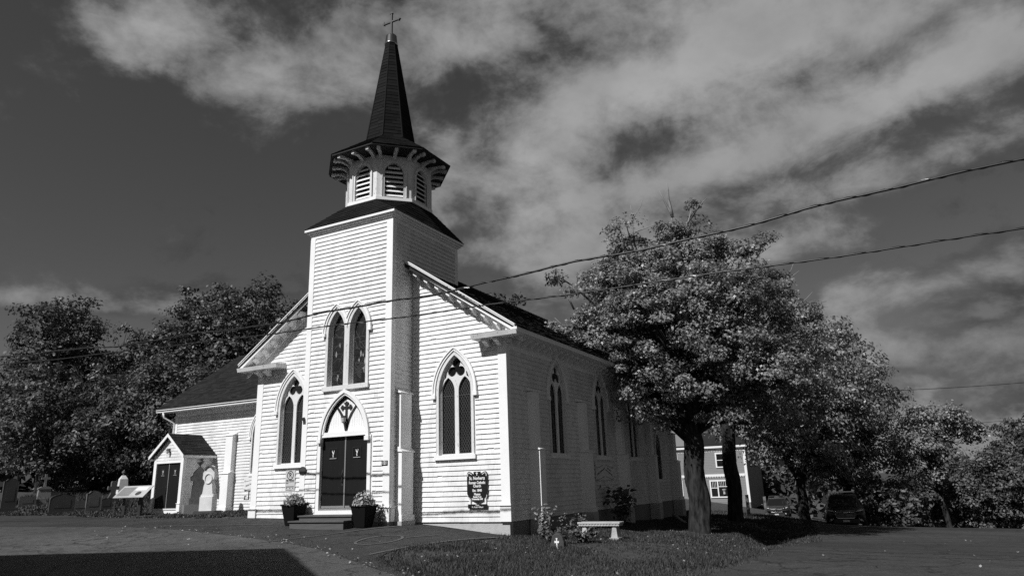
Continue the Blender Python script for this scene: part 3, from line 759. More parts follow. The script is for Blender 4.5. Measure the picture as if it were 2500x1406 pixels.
    boxes('corner_board', 'white_trim', church, FS, (NY+.001, NY+.20, 0, .036, -.42, 4.50))
    boxes('corner_cap', 'white_trim', church, FS, (NY-.02, NY+.23, .0601, .10, 4.505, 4.625))
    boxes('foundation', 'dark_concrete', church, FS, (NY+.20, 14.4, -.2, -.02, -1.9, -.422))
    for y in (2.30, 6.12, 9.90, 13.66): buttress(church, FS, y, y+.36, -1.7, 1.50, 3.20, .37, .25, z_pl=-.42)
    ev = boxes('eave', 'white_trim', church, WORLD, (NX1+.001, 3.80, .66, 15.2, 4.69, 4.715), (NX1+.001, NX1+.03, NY+.2, 15.2, 4.34, 4.689))
    boxes('gutter', 'white_trim', ev, WORLD, (3.801, 3.93, .60, 15.3, 4.70, 4.83))
    for k in range(30):
        y = 1.5+.45*k
        b = MB(); P = [(NX1+.031+dx, y, 4.689+dz) for dx, dz in ((0, 0), (.36, 0), (.36, -.08), (.22, -.11), (.12, -.2), (0, -.22))]; b.prism(P, (0, .11, 0)); b.build('bracket', 'white_trim', ev)
    # left wall and back, closed
    boxes('nave_side_wall', 'white_trim', church, WORLD, (NX0, NX0+.2, NY+.201, 14.4, -.5, 4.7))
    mb = MB(); mb.plate(Fr((0, 14.601, 0), (1, 0, 0), (0, 1, 0)), [(NX0, -.9), (NX1, -.9), (NX1, 4.7), (XC, 8.15), (NX0, 4.7)], [], -.2, 0); mb.build('nave_back_wall', 'white_trim', church)
    # roof
    zr = 8.42; hw = 5.55; mb = MB()
    mb.prism([(XC+hw, .62, 4.83), (XC, .62, zr), (XC-hw, .62, 4.83), (XC-hw, .62, 4.74), (XC, .62, zr-.1), (XC+hw, .62, 4.74)], (0, 14.9, 0))
    roof = mb.build('nave_roof', 'roof_deck', church)
    sh = MB(); o = .004
    roof_rows(sh, (XC+hw+.03, .58, 4.83+o), (XC+hw+.03, 15.55, 4.83+o), (XC, 15.55, zr+o), (XC, .58, zr+o), .145, .32, .020)
    roof_rows(sh, (XC-hw-.03, 15.55, 4.83+o), (XC-hw-.03, .58, 4.83+o), (XC, .58, zr+o), (XC, 15.55, zr+o), .3, .9, .02)
    tag(sh.build('roof_shingles', 'roof_shingle', roof), kind='stuff')
    rc = MB()
    for k in range(50):
        y = .6+.3*k; rc.add([(XC-.14, y, zr-.06), (XC, y, zr+.045), (XC+.14, y, zr-.06), (XC-.14, y+.3, zr-.06), (XC, y+.3, zr+.03), (XC+.14, y+.3, zr-.06)], [(0, 1, 4, 3), (1, 2, 5, 4)])
    rc.build('ridge_cap', 'roof_shingle', roof)
    # moss along the top of the rake beside the tower
    ms = MB()
    for k in range(46):
        x = rng.choice((rng.uniform(.0, .5), rng.uniform(.0, 1.9))); y = rng.uniform(.6, .95); z = 4.83+.647*(3.92-x)+.02; s = rng.uniform(.02, .05)
        ms.add([(x-s, y, z), (x+s, y, z), (x, y+s, z), (x+rng.uniform(-.03, .03), y, z+rng.uniform(.05, .13))], [(0, 1, 3), (1, 2, 3), (2, 0, 3)])
    tag(ms.build('moss_tufts', 'moss', roof), kind='stuff')
    # lower sacristy behind the nave
    sac = boxes('sacristy_wall', 'white_trim', church, WORLD, (-3.0, NX1-.02, 14.602, 17.8, -.42, 3.5))
    FS2 = Fr((NX1-.02, 0, 0), (0, 1, 0), (1, 0, 0))
    courses(sac, FS2, -.42, 3.4, lambda z: minus([(14.62, 17.8)], 14.95, 15.85) if .42 < z < 2.55 else [(14.62, 17.8)])
    w = MB(); w.plate(FS2, lancet_poly(15.4, .55, 1.95, .36, .62, .08, 8) + lancet_poly(15.4, .55, 1.95, .36, .62, 0, 8)[::-1], [], .0, .06); w = w.build('window', 'white_trim', church)
    p = MB(); p.plate(FS2, lancet_poly(15.4, .55, 1.95, .36, .62, .0, 8), [], .001, .03); p.build('pane', 'stained_glass', w)
    boxes('sill', 'white_trim', w, FS2, (14.93, 15.87, 0, .09, .42, .548))
    hd = MB(); hd.plate(FS2, lancet_poly(15.4, .55, 1.95, .36, .62, .17, 8, drop=1.9) + lancet_poly(15.4, .55, 1.95, .36, .62, .082, 8, drop=1.9)[::-1], [], 0, .09); hd.build('hood_mould', 'white_trim', w)
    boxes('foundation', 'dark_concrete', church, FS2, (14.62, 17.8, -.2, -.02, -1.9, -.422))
    buttress(church, FS2, 17.35, 17.8, -1.8, 1.3, 2.6, .37, .25, z_pl=-.42)
    m = MB(); m.prism([(3.75, 14.62, 3.42), (0.1, 14.62, 5.3), (-3.4, 14.62, 3.42), (-3.4, 14.62, 3.3), (.1, 14.62, 5.18), (3.75, 14.62, 3.3)], (0, 3.6, 0)); m.build('sacristy_roof', 'roof_shingle', church)
nave()

# ---- skirt roof, belfry, spire
def octo(ap, z, c=BC):
    Rr = ap/math.cos(math.pi/8); return [Vector((c[0]+Rr*math.cos(math.pi/8+k*math.pi/4), c[1]+Rr*math.sin(math.pi/8+k*math.pi/4), z)) for k in range(8)]
def steeple():
    e = .20; zb = 8.945; SQ = [Vector((TX1+e, -e, zb)), Vector((TX1+e, TD+e, zb)), Vector((TX0-e, TD+e, zb)), Vector((TX0-e, -e, zb))]
    O = octo(1.44, 9.74)
    # octagon corners: k=7,0 right face; 1,2 back... ; 5,6 front
    quads = [(SQ[0], SQ[1], O[0], O[7]), (SQ[1], SQ[2], O[2], O[1]), (SQ[2], SQ[3], O[4], O[3]), (SQ[3], SQ[0], O[6], O[5])]
    tris = [(SQ[0], O[7], O[6]), (SQ[1], O[1], O[0]), (SQ[2], O[3], O[2]), (SQ[3], O[5], O[4])]
    dk = MB()
    for q in quads: dk.add(q, [(0, 1, 2, 3)])
    for t in tris: dk.add(t, [(0, 1, 2)])
    dk.add(SQ, [(3, 2, 1, 0)]); dk.add(O, [tuple(range(8))]); sk = dk.build('skirt_roof', 'roof_deck', church)
    sh = MB()
    for A, B, C, D in quads: roof_rows(sh, A, B, C, D, .13, .3, .014)
    for A, B, C in tris: roof_rows(sh, A, A+(B-A)*.001, B, C, .13, .3, .014)
    tag(sh.build('roof_shingles', 'spire_shingle', sk), kind='stuff')
    bel = MB(); z0, z1 = 9.70, 11.36; ap0, ap1 = 1.40, 1.40
    frames = []; base = MB()
    for k in range(8):
        A, B = octo(1.40, 0)[k], octo(1.40, 0)[(k+1) % 8]; mid = (A+B)/2; Wn = Vector((mid.x-BC[0], mid.y-BC[1], 0)).normalized(); U = (B-A).normalized()
        fr = Fr((mid.x, mid.y, 0), U, Wn); hw = (B-A).length/2; frames.append((fr, hw))
        bel.plate(fr, [(-hw, z0), (hw, z0), (hw, z1), (-hw, z1)], [lancet_poly(0, 9.86, 10.73, .32, .38, 0, 6)], -.12, 0)
    b = bel.build('belfry', 'worn_trim', church)
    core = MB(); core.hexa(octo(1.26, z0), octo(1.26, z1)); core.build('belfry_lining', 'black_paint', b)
    for k, (fr, hw) in enumerate(frames):
        m = MB(); m.plate(fr, lancet_poly(0, 9.86, 10.73, .32, .38, .085, 8) + lancet_poly(0, 9.86, 10.73, .32, .38, 0, 8)[::-1], [], -.02, .03)
        m.plate(fr, lancet_poly(0, 9.86, 10.73, .32, .38, .10, 8) + lancet_poly(0, 9.86, 10.73, .32, .38, .07, 8)[::-1], [], .0305, .055); m.build('arch_frame', 'worn_trim', b)
        boxes('base_band', 'white_trim', b, fr, (-hw-.02, hw+.02, .001, .05, z0+.03, 9.845))
        for j in range(7):
            z = 9.90+.165*j; g = lancet_gap(z+.1, 0, 9.86, 10.73, .32, .38, -.01)
            if not g: continue
            lv = MB(); lv.hexa([fr.p(g[0], -.012, z), fr.p(g[1], -.012, z), fr.p(g[1], -.105, z+.10), fr.p(g[0], -.105, z+.10)],
                               [fr.p(g[0], -.012, z+.022), fr.p(g[1], -.012, z+.022), fr.p(g[1], -.105, z+.122), fr.p(g[0], -.105, z+.122)]); lv.build('louvre', 'white_trim', b)
    # flared roof over the belfry
    ze = 11.47; E0 = octo(2.03, ze); E1 = octo(.83, 12.40); fl = MB()
    Eb = octo(2.03, ze-.06); Wl = octo(1.36, 11.40)
    for k in range(8):
        j = (k+1) % 8
        fl.add([E0[k], E0[j], E1[j], E1[k]], [(0, 1, 2, 3)]); fl.add([Eb[j], Eb[k], E0[k], E0[j]], [(0, 1, 2, 3)]); fl.add([Eb[k], Eb[j], Wl[j], Wl[k]], [(3, 2, 1, 0)])
    fr_ = fl.build('flared_roof', 'roof_deck', church); sh = MB()
    for k in range(8):
        j = (k+1) % 8; n = (E0[k]+E0[j])/2-Vector((BC[0], BC[1], ze)); n = n.normalized()*.02
        roof_rows(sh, E0[k]+n, E0[j]+n, E1[j], E1[k], .13, .28, .014)
    tag(sh.build('roof_shingles', 'spire_shingle', fr_), kind='stuff')
    for k, (fr, hw) in enumerate(frames):
        for x in (-.46, 0, .46):
            u = x*hw/.58; m = MB(); c = .056; P = []
            prof = ((.001, 11.43), (.56, 11.43), (.56, 11.30), (.48, 11.29), (.41, 11.325), (.31, 11.335), (.21, 11.315), (.11, 11.27), (.04, 11.21), (.001, 11.20))
            f = 1+.0*k
            m.prism([fr.p((u*(1+w*.55))-c, w, z+.01) for w, z in prof], fr.U*(2*c)); m.build('bracket', 'worn_trim', fr_)
    S0 = octo(.84, 12.39); S1 = octo(.20, 16.66); sp = MB(); sp.hexa(S0, S1); spire = sp.build('spire', 'roof_deck', church); sh = MB()
    for k in range(8):
        j = (k+1) % 8; roof_rows(sh, S0[k], S0[j], S1[j], S1[k], .14, .24, .013)
    tag(sh.build('roof_shingles', 'spire_shingle', spire), kind='stuff')
    hp = MB()
    for k in range(8): hp.tube([S0[k]+Vector((0, 0, .02)), S1[k]], [.03, .016], 5)
    hp.build('hip_caps', 'spire_shingle', spire)
    cp = MB(); cp.lathe((BC[0], BC[1], 16.62), [(.25, 0), (.255, .03), (.235, .06), (.20, .38), (.17, .42), (.05, .44)], 16); cp.build('spire_cap', 'bright_metal', spire, smooth=True)
    cx, cy = BC; cr = MB(); z0, z1 = 17.03, 18.0; za = 17.66; h = .032
    cr.box(WORLD, cx-h, cx+h, cy-h, cy+h, z0, z1); cr.box(WORLD, cx-.33, cx-h, cy-h, cy+h, za-h, za+h); cr.box(WORLD, cx+h, cx+.33, cy-h, cy+h, za-h, za+h)
    crs = cr.build('cross', 'black_paint', spire)
    en = MB()
    for dx, dz, ux, uz in ((0, z1, 0, 1), (-.33, za, -1, 0), (.33, za, 1, 0)):
        f = Fr((cx+dx, cy, dz), (1, 0, 0), (0, -1, 0)); s = .075
        pts = [(-s*uz-.0*ux, -s*abs(ux)), (s*uz, -s*abs(ux)) if uz else (ux*s*1.1, 0), (0, s*1.1) if uz else (0, s)]
        P = [(0+ux*.0-uz*s, 0), (uz*s, 0), (0, uz*s*1.2)] if uz else [(0, -s), (ux*s*1.2, 0), (0, s)]
        en.plate(f, P, [], -.04, .04)
        c0 = [(x*.034, z) for x, z in ()]
    en.build('cross_finial', 'black_paint', crs)
steeple()

# ---- side wing with its porch
def wing():
    x0, x1 = -20.1, NX0-.001; wc = -13.8
    hole = lancet_poly(wc, WZ[0]-.02, WZ[1]-.08, WZ[2], WZ[3], .03, 8)
    mb = MB(); mb.plate(FW, [(x0, -.5), (x1, -.5), (x1, 4.75), (x0, 4.75)], [hole], -.2, 0); wall = mb.build('wing_front_wall', 'white_trim', church)
    def iv(z):
        I = [(x0+.16, x1)]
        g = lancet_gap(z, wc, WZ[0]-.13, WZ[1]-.08, WZ[2], WZ[3], .12)
        if g: I = minus(I, *g)
        if z < 2.4: I = minus(I, -19.05, -17.05)
        elif z < 3.3: d = (3.36-z)*1.05; I = minus(I, -18.08-d, -18.08+d)
        return I
    courses(wall, FW, -.23, 4.45, iv)
    church_window(church, FW, wc, WZ[0], WZ[1]-.08, WZ[2], WZ[3])
    boxes('corner_board', 'white_trim', church, FW, (x0-.036, x0+.16, 0, .036, -.23, 4.45))
    boxes('frieze_board', 'white_trim', church, FW, (x0-.03, x1, 0, .045, 4.451, 4.70))
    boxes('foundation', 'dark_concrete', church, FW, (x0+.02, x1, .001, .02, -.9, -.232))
    mb = MB(); mb.plate(Fr((x0+.001, 0, 0), (0, 1, 0), (-1, 0, 0)), [(8.001, -.5), (17, -.5), (17, 4.7), (12.5, 8.0), (8.001, 4.7)], [], -.2, 0); mb.build('wing_end_wall', 'white_trim', church)
    buttress(church, FW, -15.95, -15.45, -.7, 1.45, 3.25, .40, .28, z_pl=-.23, pedestal=True)
    ev = boxes('eave', 'white_trim', church, WORLD, (x0-.75, x1, 7.50, 7.999, 4.70, 4.73))
    m = MB()
    for a, b, c, d in ((7.40, 7.50, 4.70, 4.76), (7.42, 7.50, 4.762, 4.80), (7.37, 7.50, 4.802, 4.86)): m.box(WORLD, x0-.85, x1, a, b, c, d)
    m.build('gutter', 'white_trim', ev)
    dp = MB(); dp.tube([(x0-.35, 7.45, 4.68), (x0-.35, 7.5, 4.45), (x0-.06, 7.93, 4.15), (x0-.06, 7.93, .2), (x0-.06, 7.85, -.1)], .05, 8); dp.build('downspout', 'white_trim', ev, smooth=True)
    rf = MB(); s = .70; yr = 12.5; zr = 4.84+s*(yr-7.38)
    rf.prism([(x0-.85, 7.38, 4.84), (x0-.85, yr, zr), (x0-.85, 17.6, 4.84), (x0-.85, 17.6, 4.76), (x0-.85, yr, zr-.1), (x0-.85, 7.38, 4.76)], (x1-.1-(x0-.85), 0, 0))
    roof = rf.build('wing_roof', 'roof_deck', church); sh = MB()
    roof_rows(sh, (x0-.88, 7.36, 4.845), (x1-.1, 7.36, 4.845), (x1-.1, yr, zr+.004), (x0-.88, yr, zr+.004), .15, .33, .016)
    tag(sh.build('roof_shingles', 'roof_shingle', roof), kind='stuff')
    rb = MB(); rb.hexa([(x0-.87, 7.40, 4.70), (x0-.84, 7.40, 4.70), (x0-.84, yr, zr-.12), (x0-.87, yr, zr-.12)], [(x0-.87, 7.40, 4.84), (x0-.84, 7.40, 4.84), (x0-.84, yr, zr+.0), (x0-.87, yr, zr+.0)]); rb.build('rake_board', 'white_trim', roof)
    # porch
    px0, px1, py0 = -19.08, -17.02, 6.30; cx = (px0+px1)/2
    FP = Fr((0, py0, 0), (1, 0, 0), (0, -1, 0)); FPS = Fr((px1, 0, 0), (0, 1, 0), (1, 0, 0))
    pw = MB(); pw.plate(FP, [(px0, -.5), (px1, -.5), (px1, 2.42), (cx, 3.30), (px0, 2.42)], [[(cx-.87, -.08), (cx-.87, 2.03), (cx+.87, 2.03), (cx+.87, -.08)]], -.12, 0)
    porch = pw.build('porch', 'white_trim', church)
    def ivp(z):
        I = [(px0+.13, px1-.13)]
        if z < 2.16: return []
        if z > 2.42: d = (3.28-z)*1.17; I = [(cx-d, cx+d)] if d > .05 else []
        return I
    courses(porch, FP, 2.17, 3.2, ivp, butt=.02)
    ps = boxes('porch_side_wall', 'white_trim', porch, WORLD, (px1-.12, px1, py0+.121, 7.999, -.5, 2.42), (px0, px0+.12, py0+.121, 7.999, -.5, 2.42))
    courses(ps, FPS, -.15, 2.3, lambda z: [(py0+.14, 7.999)], butt=.02)
    boxes('corner_board', 'white_trim', porch, FP, (px1-.13, px1+.03, 0, .03, -.2, 2.42), (px0-.03, px0+.13, 0, .03, -.2, 2.42), (px0+.131, cx-.87, 0, .028, -.2, 2.15), (cx+.87, px1-.131, 0, .028, -.2, 2.15), (cx-.869, cx+.869, 0, .028, 2.03, 2.15))
    boxes('corner_board', 'white_trim', porch, FPS, (py0-.0, py0+.13, 0, .03, -.2, 2.40))
    boxes('plinth_block', 'white_trim', porch, FP, (px1-.16, px1+.06, .031, .06, -.2, .15), (px1-.18, px1+.08, .031, .08, .151, .18)); boxes('plinth_block', 'white_trim', porch, FP, (px0-.06, px0+.16, .031, .06, -.2, .15), (px0-.08, px0+.18, .031, .08, .151, .18))
    for s in (-1, 1):
        u0, u1 = (cx-.865, cx-.015) if s < 0 else (cx+.015, cx+.865)
        lf = boxes('door', 'door_paint', porch, FP, (u0, u1, -.09, -.05, -.05, 2.02)); gx = (u0+u1)/2
        boxes('pane', 'glass', lf, FP, (gx-.13, gx+.13, -.051, -.045, 1.45, 1.75)); boxes('window_frame', 'black_paint', lf, FP, (gx-.15, gx+.15, -.052, -.04, 1.43, 1.449), (gx-.15, gx+.15, -.052, -.04, 1.751, 1.77))
        e = MB(); ribbon(e, FP, [(gx-.04, 1.70), (gx, 1.60), (gx, 1.50)], .008, -.045, -.041); ribbon(e, FP, [(gx+.04, 1.70), (gx, 1.60)], .008, -.0445, -.041); e.build('emblem', 'sign_white', lf)
        boxes('bead', 'sign_grey', lf, FP, (gx-.12, gx+.12, -.045, -.040, 1.455, 1.465))
        if s < 0: h = MB(); h.box(FP, u1-.10, u1-.05, -.051, -.03, .55, 1.0); h.tube([FP.p(u1-.075, -.03, .6), FP.p(u1-.075, .0, .63), FP.p(u1-.075, .0, .9), FP.p(u1-.075, -.03, .93)], .014); h.build('handle', 'dark_metal', lf)
    boxes('astragal', 'metal_strip', porch, FP, (cx-.02, cx+.02, -.08, -.03, -.05, 2.02))
    boxes('threshold', 'worn_trim', porch, FP, (cx-.87, cx+.87, -.1, .03, -.12, -.051))
    pr = MB(); pr.prism([(px1+.22, py0-.20, 2.36), (cx, py0-.20, 3.42), (px0-.22, py0-.20, 2.36), (px0-.22, py0-.20, 2.29), (cx, py0-.20, 3.35), (px1+.22, py0-.20, 2.29)], (0, 8.0-py0+.19, 0))
    pr = pr.build('porch_roof', 'roof_deck', porch); sh = MB()
    roof_rows(sh, (px1+.24, py0-.22, 2.362), (px1+.24, 7.99, 2.362), (cx, 7.99, 3.425), (cx, py0-.22, 3.425), .14, .3, .014)
    roof_rows(sh, (px0-.24, 7.99, 2.362), (px0-.24, py0-.22, 2.362), (cx, py0-.22, 3.425), (cx, 7.99, 3.425), .14, .3, .014)
    tag(sh.build('roof_shingles', 'roof_shingle', pr), kind='stuff')
    rk = MB()
    for s in (-1, 1):
        xe = cx+s*(cx-px0+.23); rk.hexa([(xe, py0-.225, 2.22), (cx, py0-.225, 3.27), (cx, py0-.19, 3.27), (xe, py0-.19, 2.22)], [(xe, py0-.225, 2.37), (cx, py0-.225, 3.43), (cx, py0-.19, 3.43), (xe, py0-.19, 2.37)])
    rk.build('rake_board', 'white_trim', pr)
    boxes('fascia', 'white_trim', pr, WORLD, (px1+.20, px1+.235, py0-.18, 7.99, 2.24, 2.355), (px1+.031, px1+.199, py0-.18, 7.99, 2.27, 2.285))
    # lantern over the porch door
    lantern('wall_lantern', FP, cx, 2.62, 'small black lantern in the gable of the side porch')
def lantern(name, fr, u, z, label):
    t = thing(name, fr.p(u, 0, z), label, 'lantern')
    m = MB(); m.box(fr, u-.04, u+.04, .026, .045, z-.09, z+.09); m.tube([fr.p(u, .045, z+.03), fr.p(u, .10, z+.07), fr.p(u, .15, z+.06)], .012); m.build('bracket', 'black_paint', t)
    m = MB(); m.lathe(fr.p(u, .15, z-.14), [(.045, 0), (.07, .15), (.085, .16), (.03, .20), (.012, .22)], 8); m.build('cage', 'black_paint', t)
    m = MB(); m.lathe(fr.p(u, .15, z-.13), [(.052, 0.01), (.074, .138)], 8); m.build('glass', 'lamp_glass', t)
wing()
lantern('wall_lantern', Fr((0, .06, 0), (1, 0, 0), (0, -1, 0)), -1.67, 2.62, 'small lantern hanging below the cross above the main church door')

# ------------------------------------------------------------------ vegetation
MAPLE = np.array([(0, -.45), (.18, -.28), (.46, -.30), (.33, -.02), (.52, .22), (.20, .20), (0, .60), (-.20, .20), (-.52, .22), (-.33, -.02), (-.46, -.30), (-.18, -.28)])
OVAL = np.array([(0, -.5), (.28, -.12), (.2, .3), (0, .55), (-.2, .3), (-.28, -.12)])
LOBED = np.array([(0, -.5), (.22, -.2), (.40, .12), (.14, .12), (0, .6), (-.14, .12), (-.40, .12), (-.22, -.2)])
DIAM = np.array([(0, -.55), (.36, 0), (0, .6), (-.36, 0)])
def leaves(P, Nn, size, outline, rs, fold=.25, droop=0.):
    n = len(P); k = len(outline)
    Nn = Nn/np.maximum(np.linalg.norm(Nn, axis=1, keepdims=True), 1e-6)
    a = rs.normal(size=(n, 3)); a[:, 2] -= .35; a[:, 2] -= droop; T = a-(a*Nn).sum(1, keepdims=True)*Nn; T /= np.maximum(np.linalg.norm(T, axis=1, keepdims=True), 1e-6)
    B = np.cross(Nn, T); o = outline; s = np.asarray(size)[:, None, None]
    lift = fold*np.abs(o[:, 0])-.12*o[:, 1]**2
    V = P[:, None] + s*(o[None, :, 0, None]*B[:, None] + o[None, :, 1, None]*T[:, None] + lift[None, :, None]*Nn[:, None])
    F = (np.arange(n)[:, None]*k + np.arange(k))
    return V.reshape(-1, 3), F
def sph(rs, n):
    v = rs.normal(size=(n, 3)); return v/np.linalg.norm(v, axis=1, keepdims=True)
def crown(lobes, nclus, nleaf, lsize, rs, outline, flat=.62, cr=.55, up=.55, fill=.35, droop=0.):
    """leaf positions for clumps spread over the shells of the lobes; returns verts, faces, clump centres"""
    Lb = np.array(lobes, float); w = Lb[:, 3]**2; w /= w.sum(); C = []; Cn = []; Li = []
    cnt = np.maximum(1, (w*nclus).astype(int))
    for i, (x, y, z, r) in enumerate(Lb):
        d = sph(rs, cnt[i]*3); d = d[d[:, 2] > -.62][:cnt[i]]
        rad = r*np.where(rs.random(len(d)) < fill, rs.uniform(.35, .85, len(d)), rs.uniform(.85, 1.08, len(d)))
        C.append(np.array((x, y, z)) + d*rad[:, None]*np.array((1, 1, .88))); Cn.append(d); Li += [i]*len(d)
    C = np.concatenate(C); Cn = np.concatenate(Cn); m = len(C)
    per = np.maximum(3, rs.poisson(nleaf/m, m)); idx = np.repeat(np.arange(m), per); n = len(idx)
    crr = cr*rs.uniform(.6, 1.35, m)
    q = sph(rs, n)*(rs.random((n, 1))**.45)*crr[idx, None]; q[:, 2] *= flat
    q[:, 2] -= .25*(q[:, 0]**2+q[:, 1]**2)/crr[idx]
    P = C[idx] + q
    N = Cn[idx]*.75 + q/crr[idx, None]*.5 + rs.normal(size=(n, 3))*.5; N[:, 2] += up
    V, F = leaves(P, N, lsize*rs.uniform(.65, 1.3, n), outline, rs, droop=droop)
    return V, F, C, np.array(Li)
def wob(p, q, n, amt, r):
    p, q = Vector(p), Vector(q); l = (q-p).length; o = [p]
    for i in range(1, n): o.append(p.lerp(q, i/n) + Vector((r.uniform(-1, 1), r.uniform(-1, 1), r.uniform(-.5, 1)))*amt*l)
    return o+[q]
def trunk_mesh(mb, pts, rads, n=14, rough=.08, rs=None, flare=0., fine=False):
    ridge = rs.random(n); base = len(mb.v); P = [Vector(p) for p in pts]; m = len(P); ph = rs.random(n)*.6
    for i in range(m):
        t = (P[min(i+1, m-1)]-P[max(i-1, 0)]).normalized(); a = t.cross(Vector((0, 1, .01))).normalized(); b = a.cross(t)
        for k in range(n):
            th = 2*math.pi*k/n; f = 1 + rough*.8*math.sin(3*th+i*.2+1.3) + rough*.5*math.sin(9*th+i*.13) + rough*.9*(ph[k]-.3) + rough*.35*(rs.random()-.5) + (flare*max(0, 1-i/(8 if fine else 2.2))*(1+.5*math.sin(4*th+.7)))
            if fine:
                ridge[k] = min(1, max(0, ridge[k]+rs.normal(0, .22))); f += .075*(ridge[k]-.5)+.05*math.exp(-((i-30)/4)**2)*math.cos(th-1)
            mb.v.append(tuple(P[i] + (a*math.cos(th)+b*math.sin(th))*rads[i]*f))
    mb.f += [(base+i*n+k, base+i*n+(k+1) % n, base+(i+1)*n+(k+1) % n, base+(i+1)*n+k) for i in range(m-1) for k in range(n)]
def tree(name, label, base, lobes, th, tr, nclus, nleaf, lsize, seed, leafmat='leaf', outline=MAPLE, group=None, lean=(0, 0), cr=.55, up=.55, limbs=None, bark='bark', flat=.62, fill=.35, twigs=True, droop=.5):
    rs = np.random.default_rng(seed); r = random.Random(seed); bx, by, bz = base
    t = thing(name, (bx, by, bz), label, 'tree', group)
    W = [(bx+x, by+y, bz+z, q) for x, y, z, q in lobes]
    V, F, C, Li = crown(W, nclus, nleaf, lsize, rs, outline, cr=cr, up=up, flat=flat, fill=fill, droop=droop)
    mb = MB(); top = Vector((bx+lean[0], by+lean[1], bz+th)); n = 60 if tr > .33 else 16
    pts = [Vector((bx, by, bz-.25)).lerp(top, i/n) + Vector((math.sin(i*.9*16/n+seed), math.cos(i*.7*16/n+seed), 0))*tr*.07*(i > 0) for i in range(n+1)]
    trunk_mesh(mb, pts, [tr*(1-.16*i/n) for i in range(n+1)], 48 if tr > .33 else 24, .075, rs, flare=.14, fine=tr > .33)
    order = sorted(range(len(W)), key=lambda i: -W[i][3])
    for i in range(len(W)):
        c = Vector(W[i][:3]); s = top - Vector((0, 0, r.uniform(0, th*.22)))
        L = (c-s).length; r0 = tr*.50*min(1, .35+W[i][3]/4) ; P = wob(s, c, 5, .06, r)
        P = [p + Vector((0, 0, 1))*L*.10*math.sin(math.pi*j/5) for j, p in enumerate(P)]
        mb.tube(P, [r0*(1-.8*j/5) for j in range(6)], 6)
        if twigs:
            js = np.nonzero(Li == i)[0]
            for j in js[::2]:
                q = Vector(C[j]); k = r.choice((2, 3, 4)); p0 = P[k]; mb.tube(wob(p0, q, 3, .07, r), [r0*.28, r0*.18, r0*.10, .008], 4, cap=False)
    mb.build('trunk', bark, t, smooth=True)
    quick('crown', V, F, len(outline), leafmat, t)
    return t
RR = (.887, .461); DV = (-.461, .887)
def rel(dx, dz, dd=0.): return (RR[0]*dx+DV[0]*dd, RR[1]*dx+DV[1]*dd, dz)
def lob(*L): return [rel(a, b, d)+(q,) for a, b, d, q in L]

# the big maple beside the nave
mb_ = (6.08, 10.68, g1(6.08, 10.68))
L1 = lob((-1.2, 10.6, 0, 1.15), (.8, 11.2, .3, 1.0), (1.9, 10.9, -.2, .85), (-2.8, 9.7, 0, 1.0), (-.2, 11.7, 0, .7), (-2.0, 8.6, -1.0, 1.4), (2.0, 8.8, -1.0, 1.4), (0, 9.0, -1.4, 1.5), (-3.6, 7.1, 0, 1.4), (-3.1, 8.3, .6, 1.35), (-1.6, 9.6, 0, 1.6), (-2.3, 11.4, .3, .75), (-1.9, 11.9, -.4, .45), (-4.6, 9.9, 0, .42), (-3.9, 9.4, -.5, .5), (.3, 10.4, .5, 1.5), (1.8, 10.0, 0, 1.3), (3.3, 9.3, .4, 1.0), (3.7, 11.0, 0, .55), (2.9, 10.9, -.4, .6), (4.0, 9.3, -.4, .6),
  (3.2, 7.3, 0, 1.75), (4.7, 8.0, .4, .9), (5.1, 7.6, -.2, .5), (1.0, 7.6, -1.6, 2.0), (-1.2, 7.3, -1.7, 2.0), (.9, 7.4, 1.8, 2.0), (-1.2, 7.2, 1.9, 2.0), (-1.7, 5.6, -1.0, 1.3), (-1.5, 5.5, 1.6, 1.3), (.3, 5.5, -2.0, 1.5), (2.4, 5.5, -1.6, 1.6), (2.6, 5.4, 1.5, 1.6), (.6, 5.4, 2.2, 1.5),
  (-2.6, 5.9, -.3, .7), (4.2, 5.7, 0, 1.25), (1.3, 12.9, 0, .38), (.9, 12.2, .3, .35), (-2.0, 4.5, -.6, .5), (-1.2, 4.1, -.9, .6), (3.4, 4.2, -.5, .9), (-4.9, 8.0, .0, .45), (-4.5, 7.6, .2, .7), (.9, 4.1, -1.2, .8))
T1 = tree('maple_tree', 'large leafy maple with thick trunk and bare top twigs beside the church wall', mb_, L1, 4.0, .40, 820, 112000, .12, 3, 'leaf', LOBED, cr=.52, up=.6, flat=.5, fill=.2, droop=.5)
def bare(parent, segs, material):
    r = random.Random(5)
    for p, q, ra in segs:
        mb = MB(); P = wob(p, q, 4, .05, r); ra *= 1.5; mb.tube(P, [ra, ra*.8, ra*.6, ra*.4, .012], 5); mb.build('bare_branch', material, parent, smooth=True)
def at(dx, dz, dd=0.): x, y, z = rel(dx, dz, dd); return (mb_[0]+x, mb_[1]+y, mb_[2]+z)
bare(T1, [(at(.2, 10.5), at(.1, 12.6), .07), (at(.1, 12.4), at(-.35, 13.6), .045), (at(.08, 12.5), at(.0, 14.0), .05), (at(.2, 11.2), at(.9, 12.7), .05), (at(.8, 12.4), at(1.6, 13.2), .03),
          (at(-1.4, 10.6), at(-1.6, 13.0), .035), (at(-1.6, 12.2), at(-1.1, 13.2), .02), (at(-1.5, 11.8), at(-.5, 12.1), .02), (at(2.4, 9.6), at(4.0, 11.0), .03), (at(3.4, 8.6), at(5.0, 9.9), .03), (at(4.2, 9.3), at(4.8, 10.2), .02),
          (at(4.0, 7.8), at(5.4, 9.0), .03), (at(4.8, 8.4), at(5.9, 8.6), .02), (at(-4.2, 8.6), at(-4.9, 10.0), .03), (at(-3.9, 7.2), at(-5.0, 8.3), .03)], 'bark_pale')
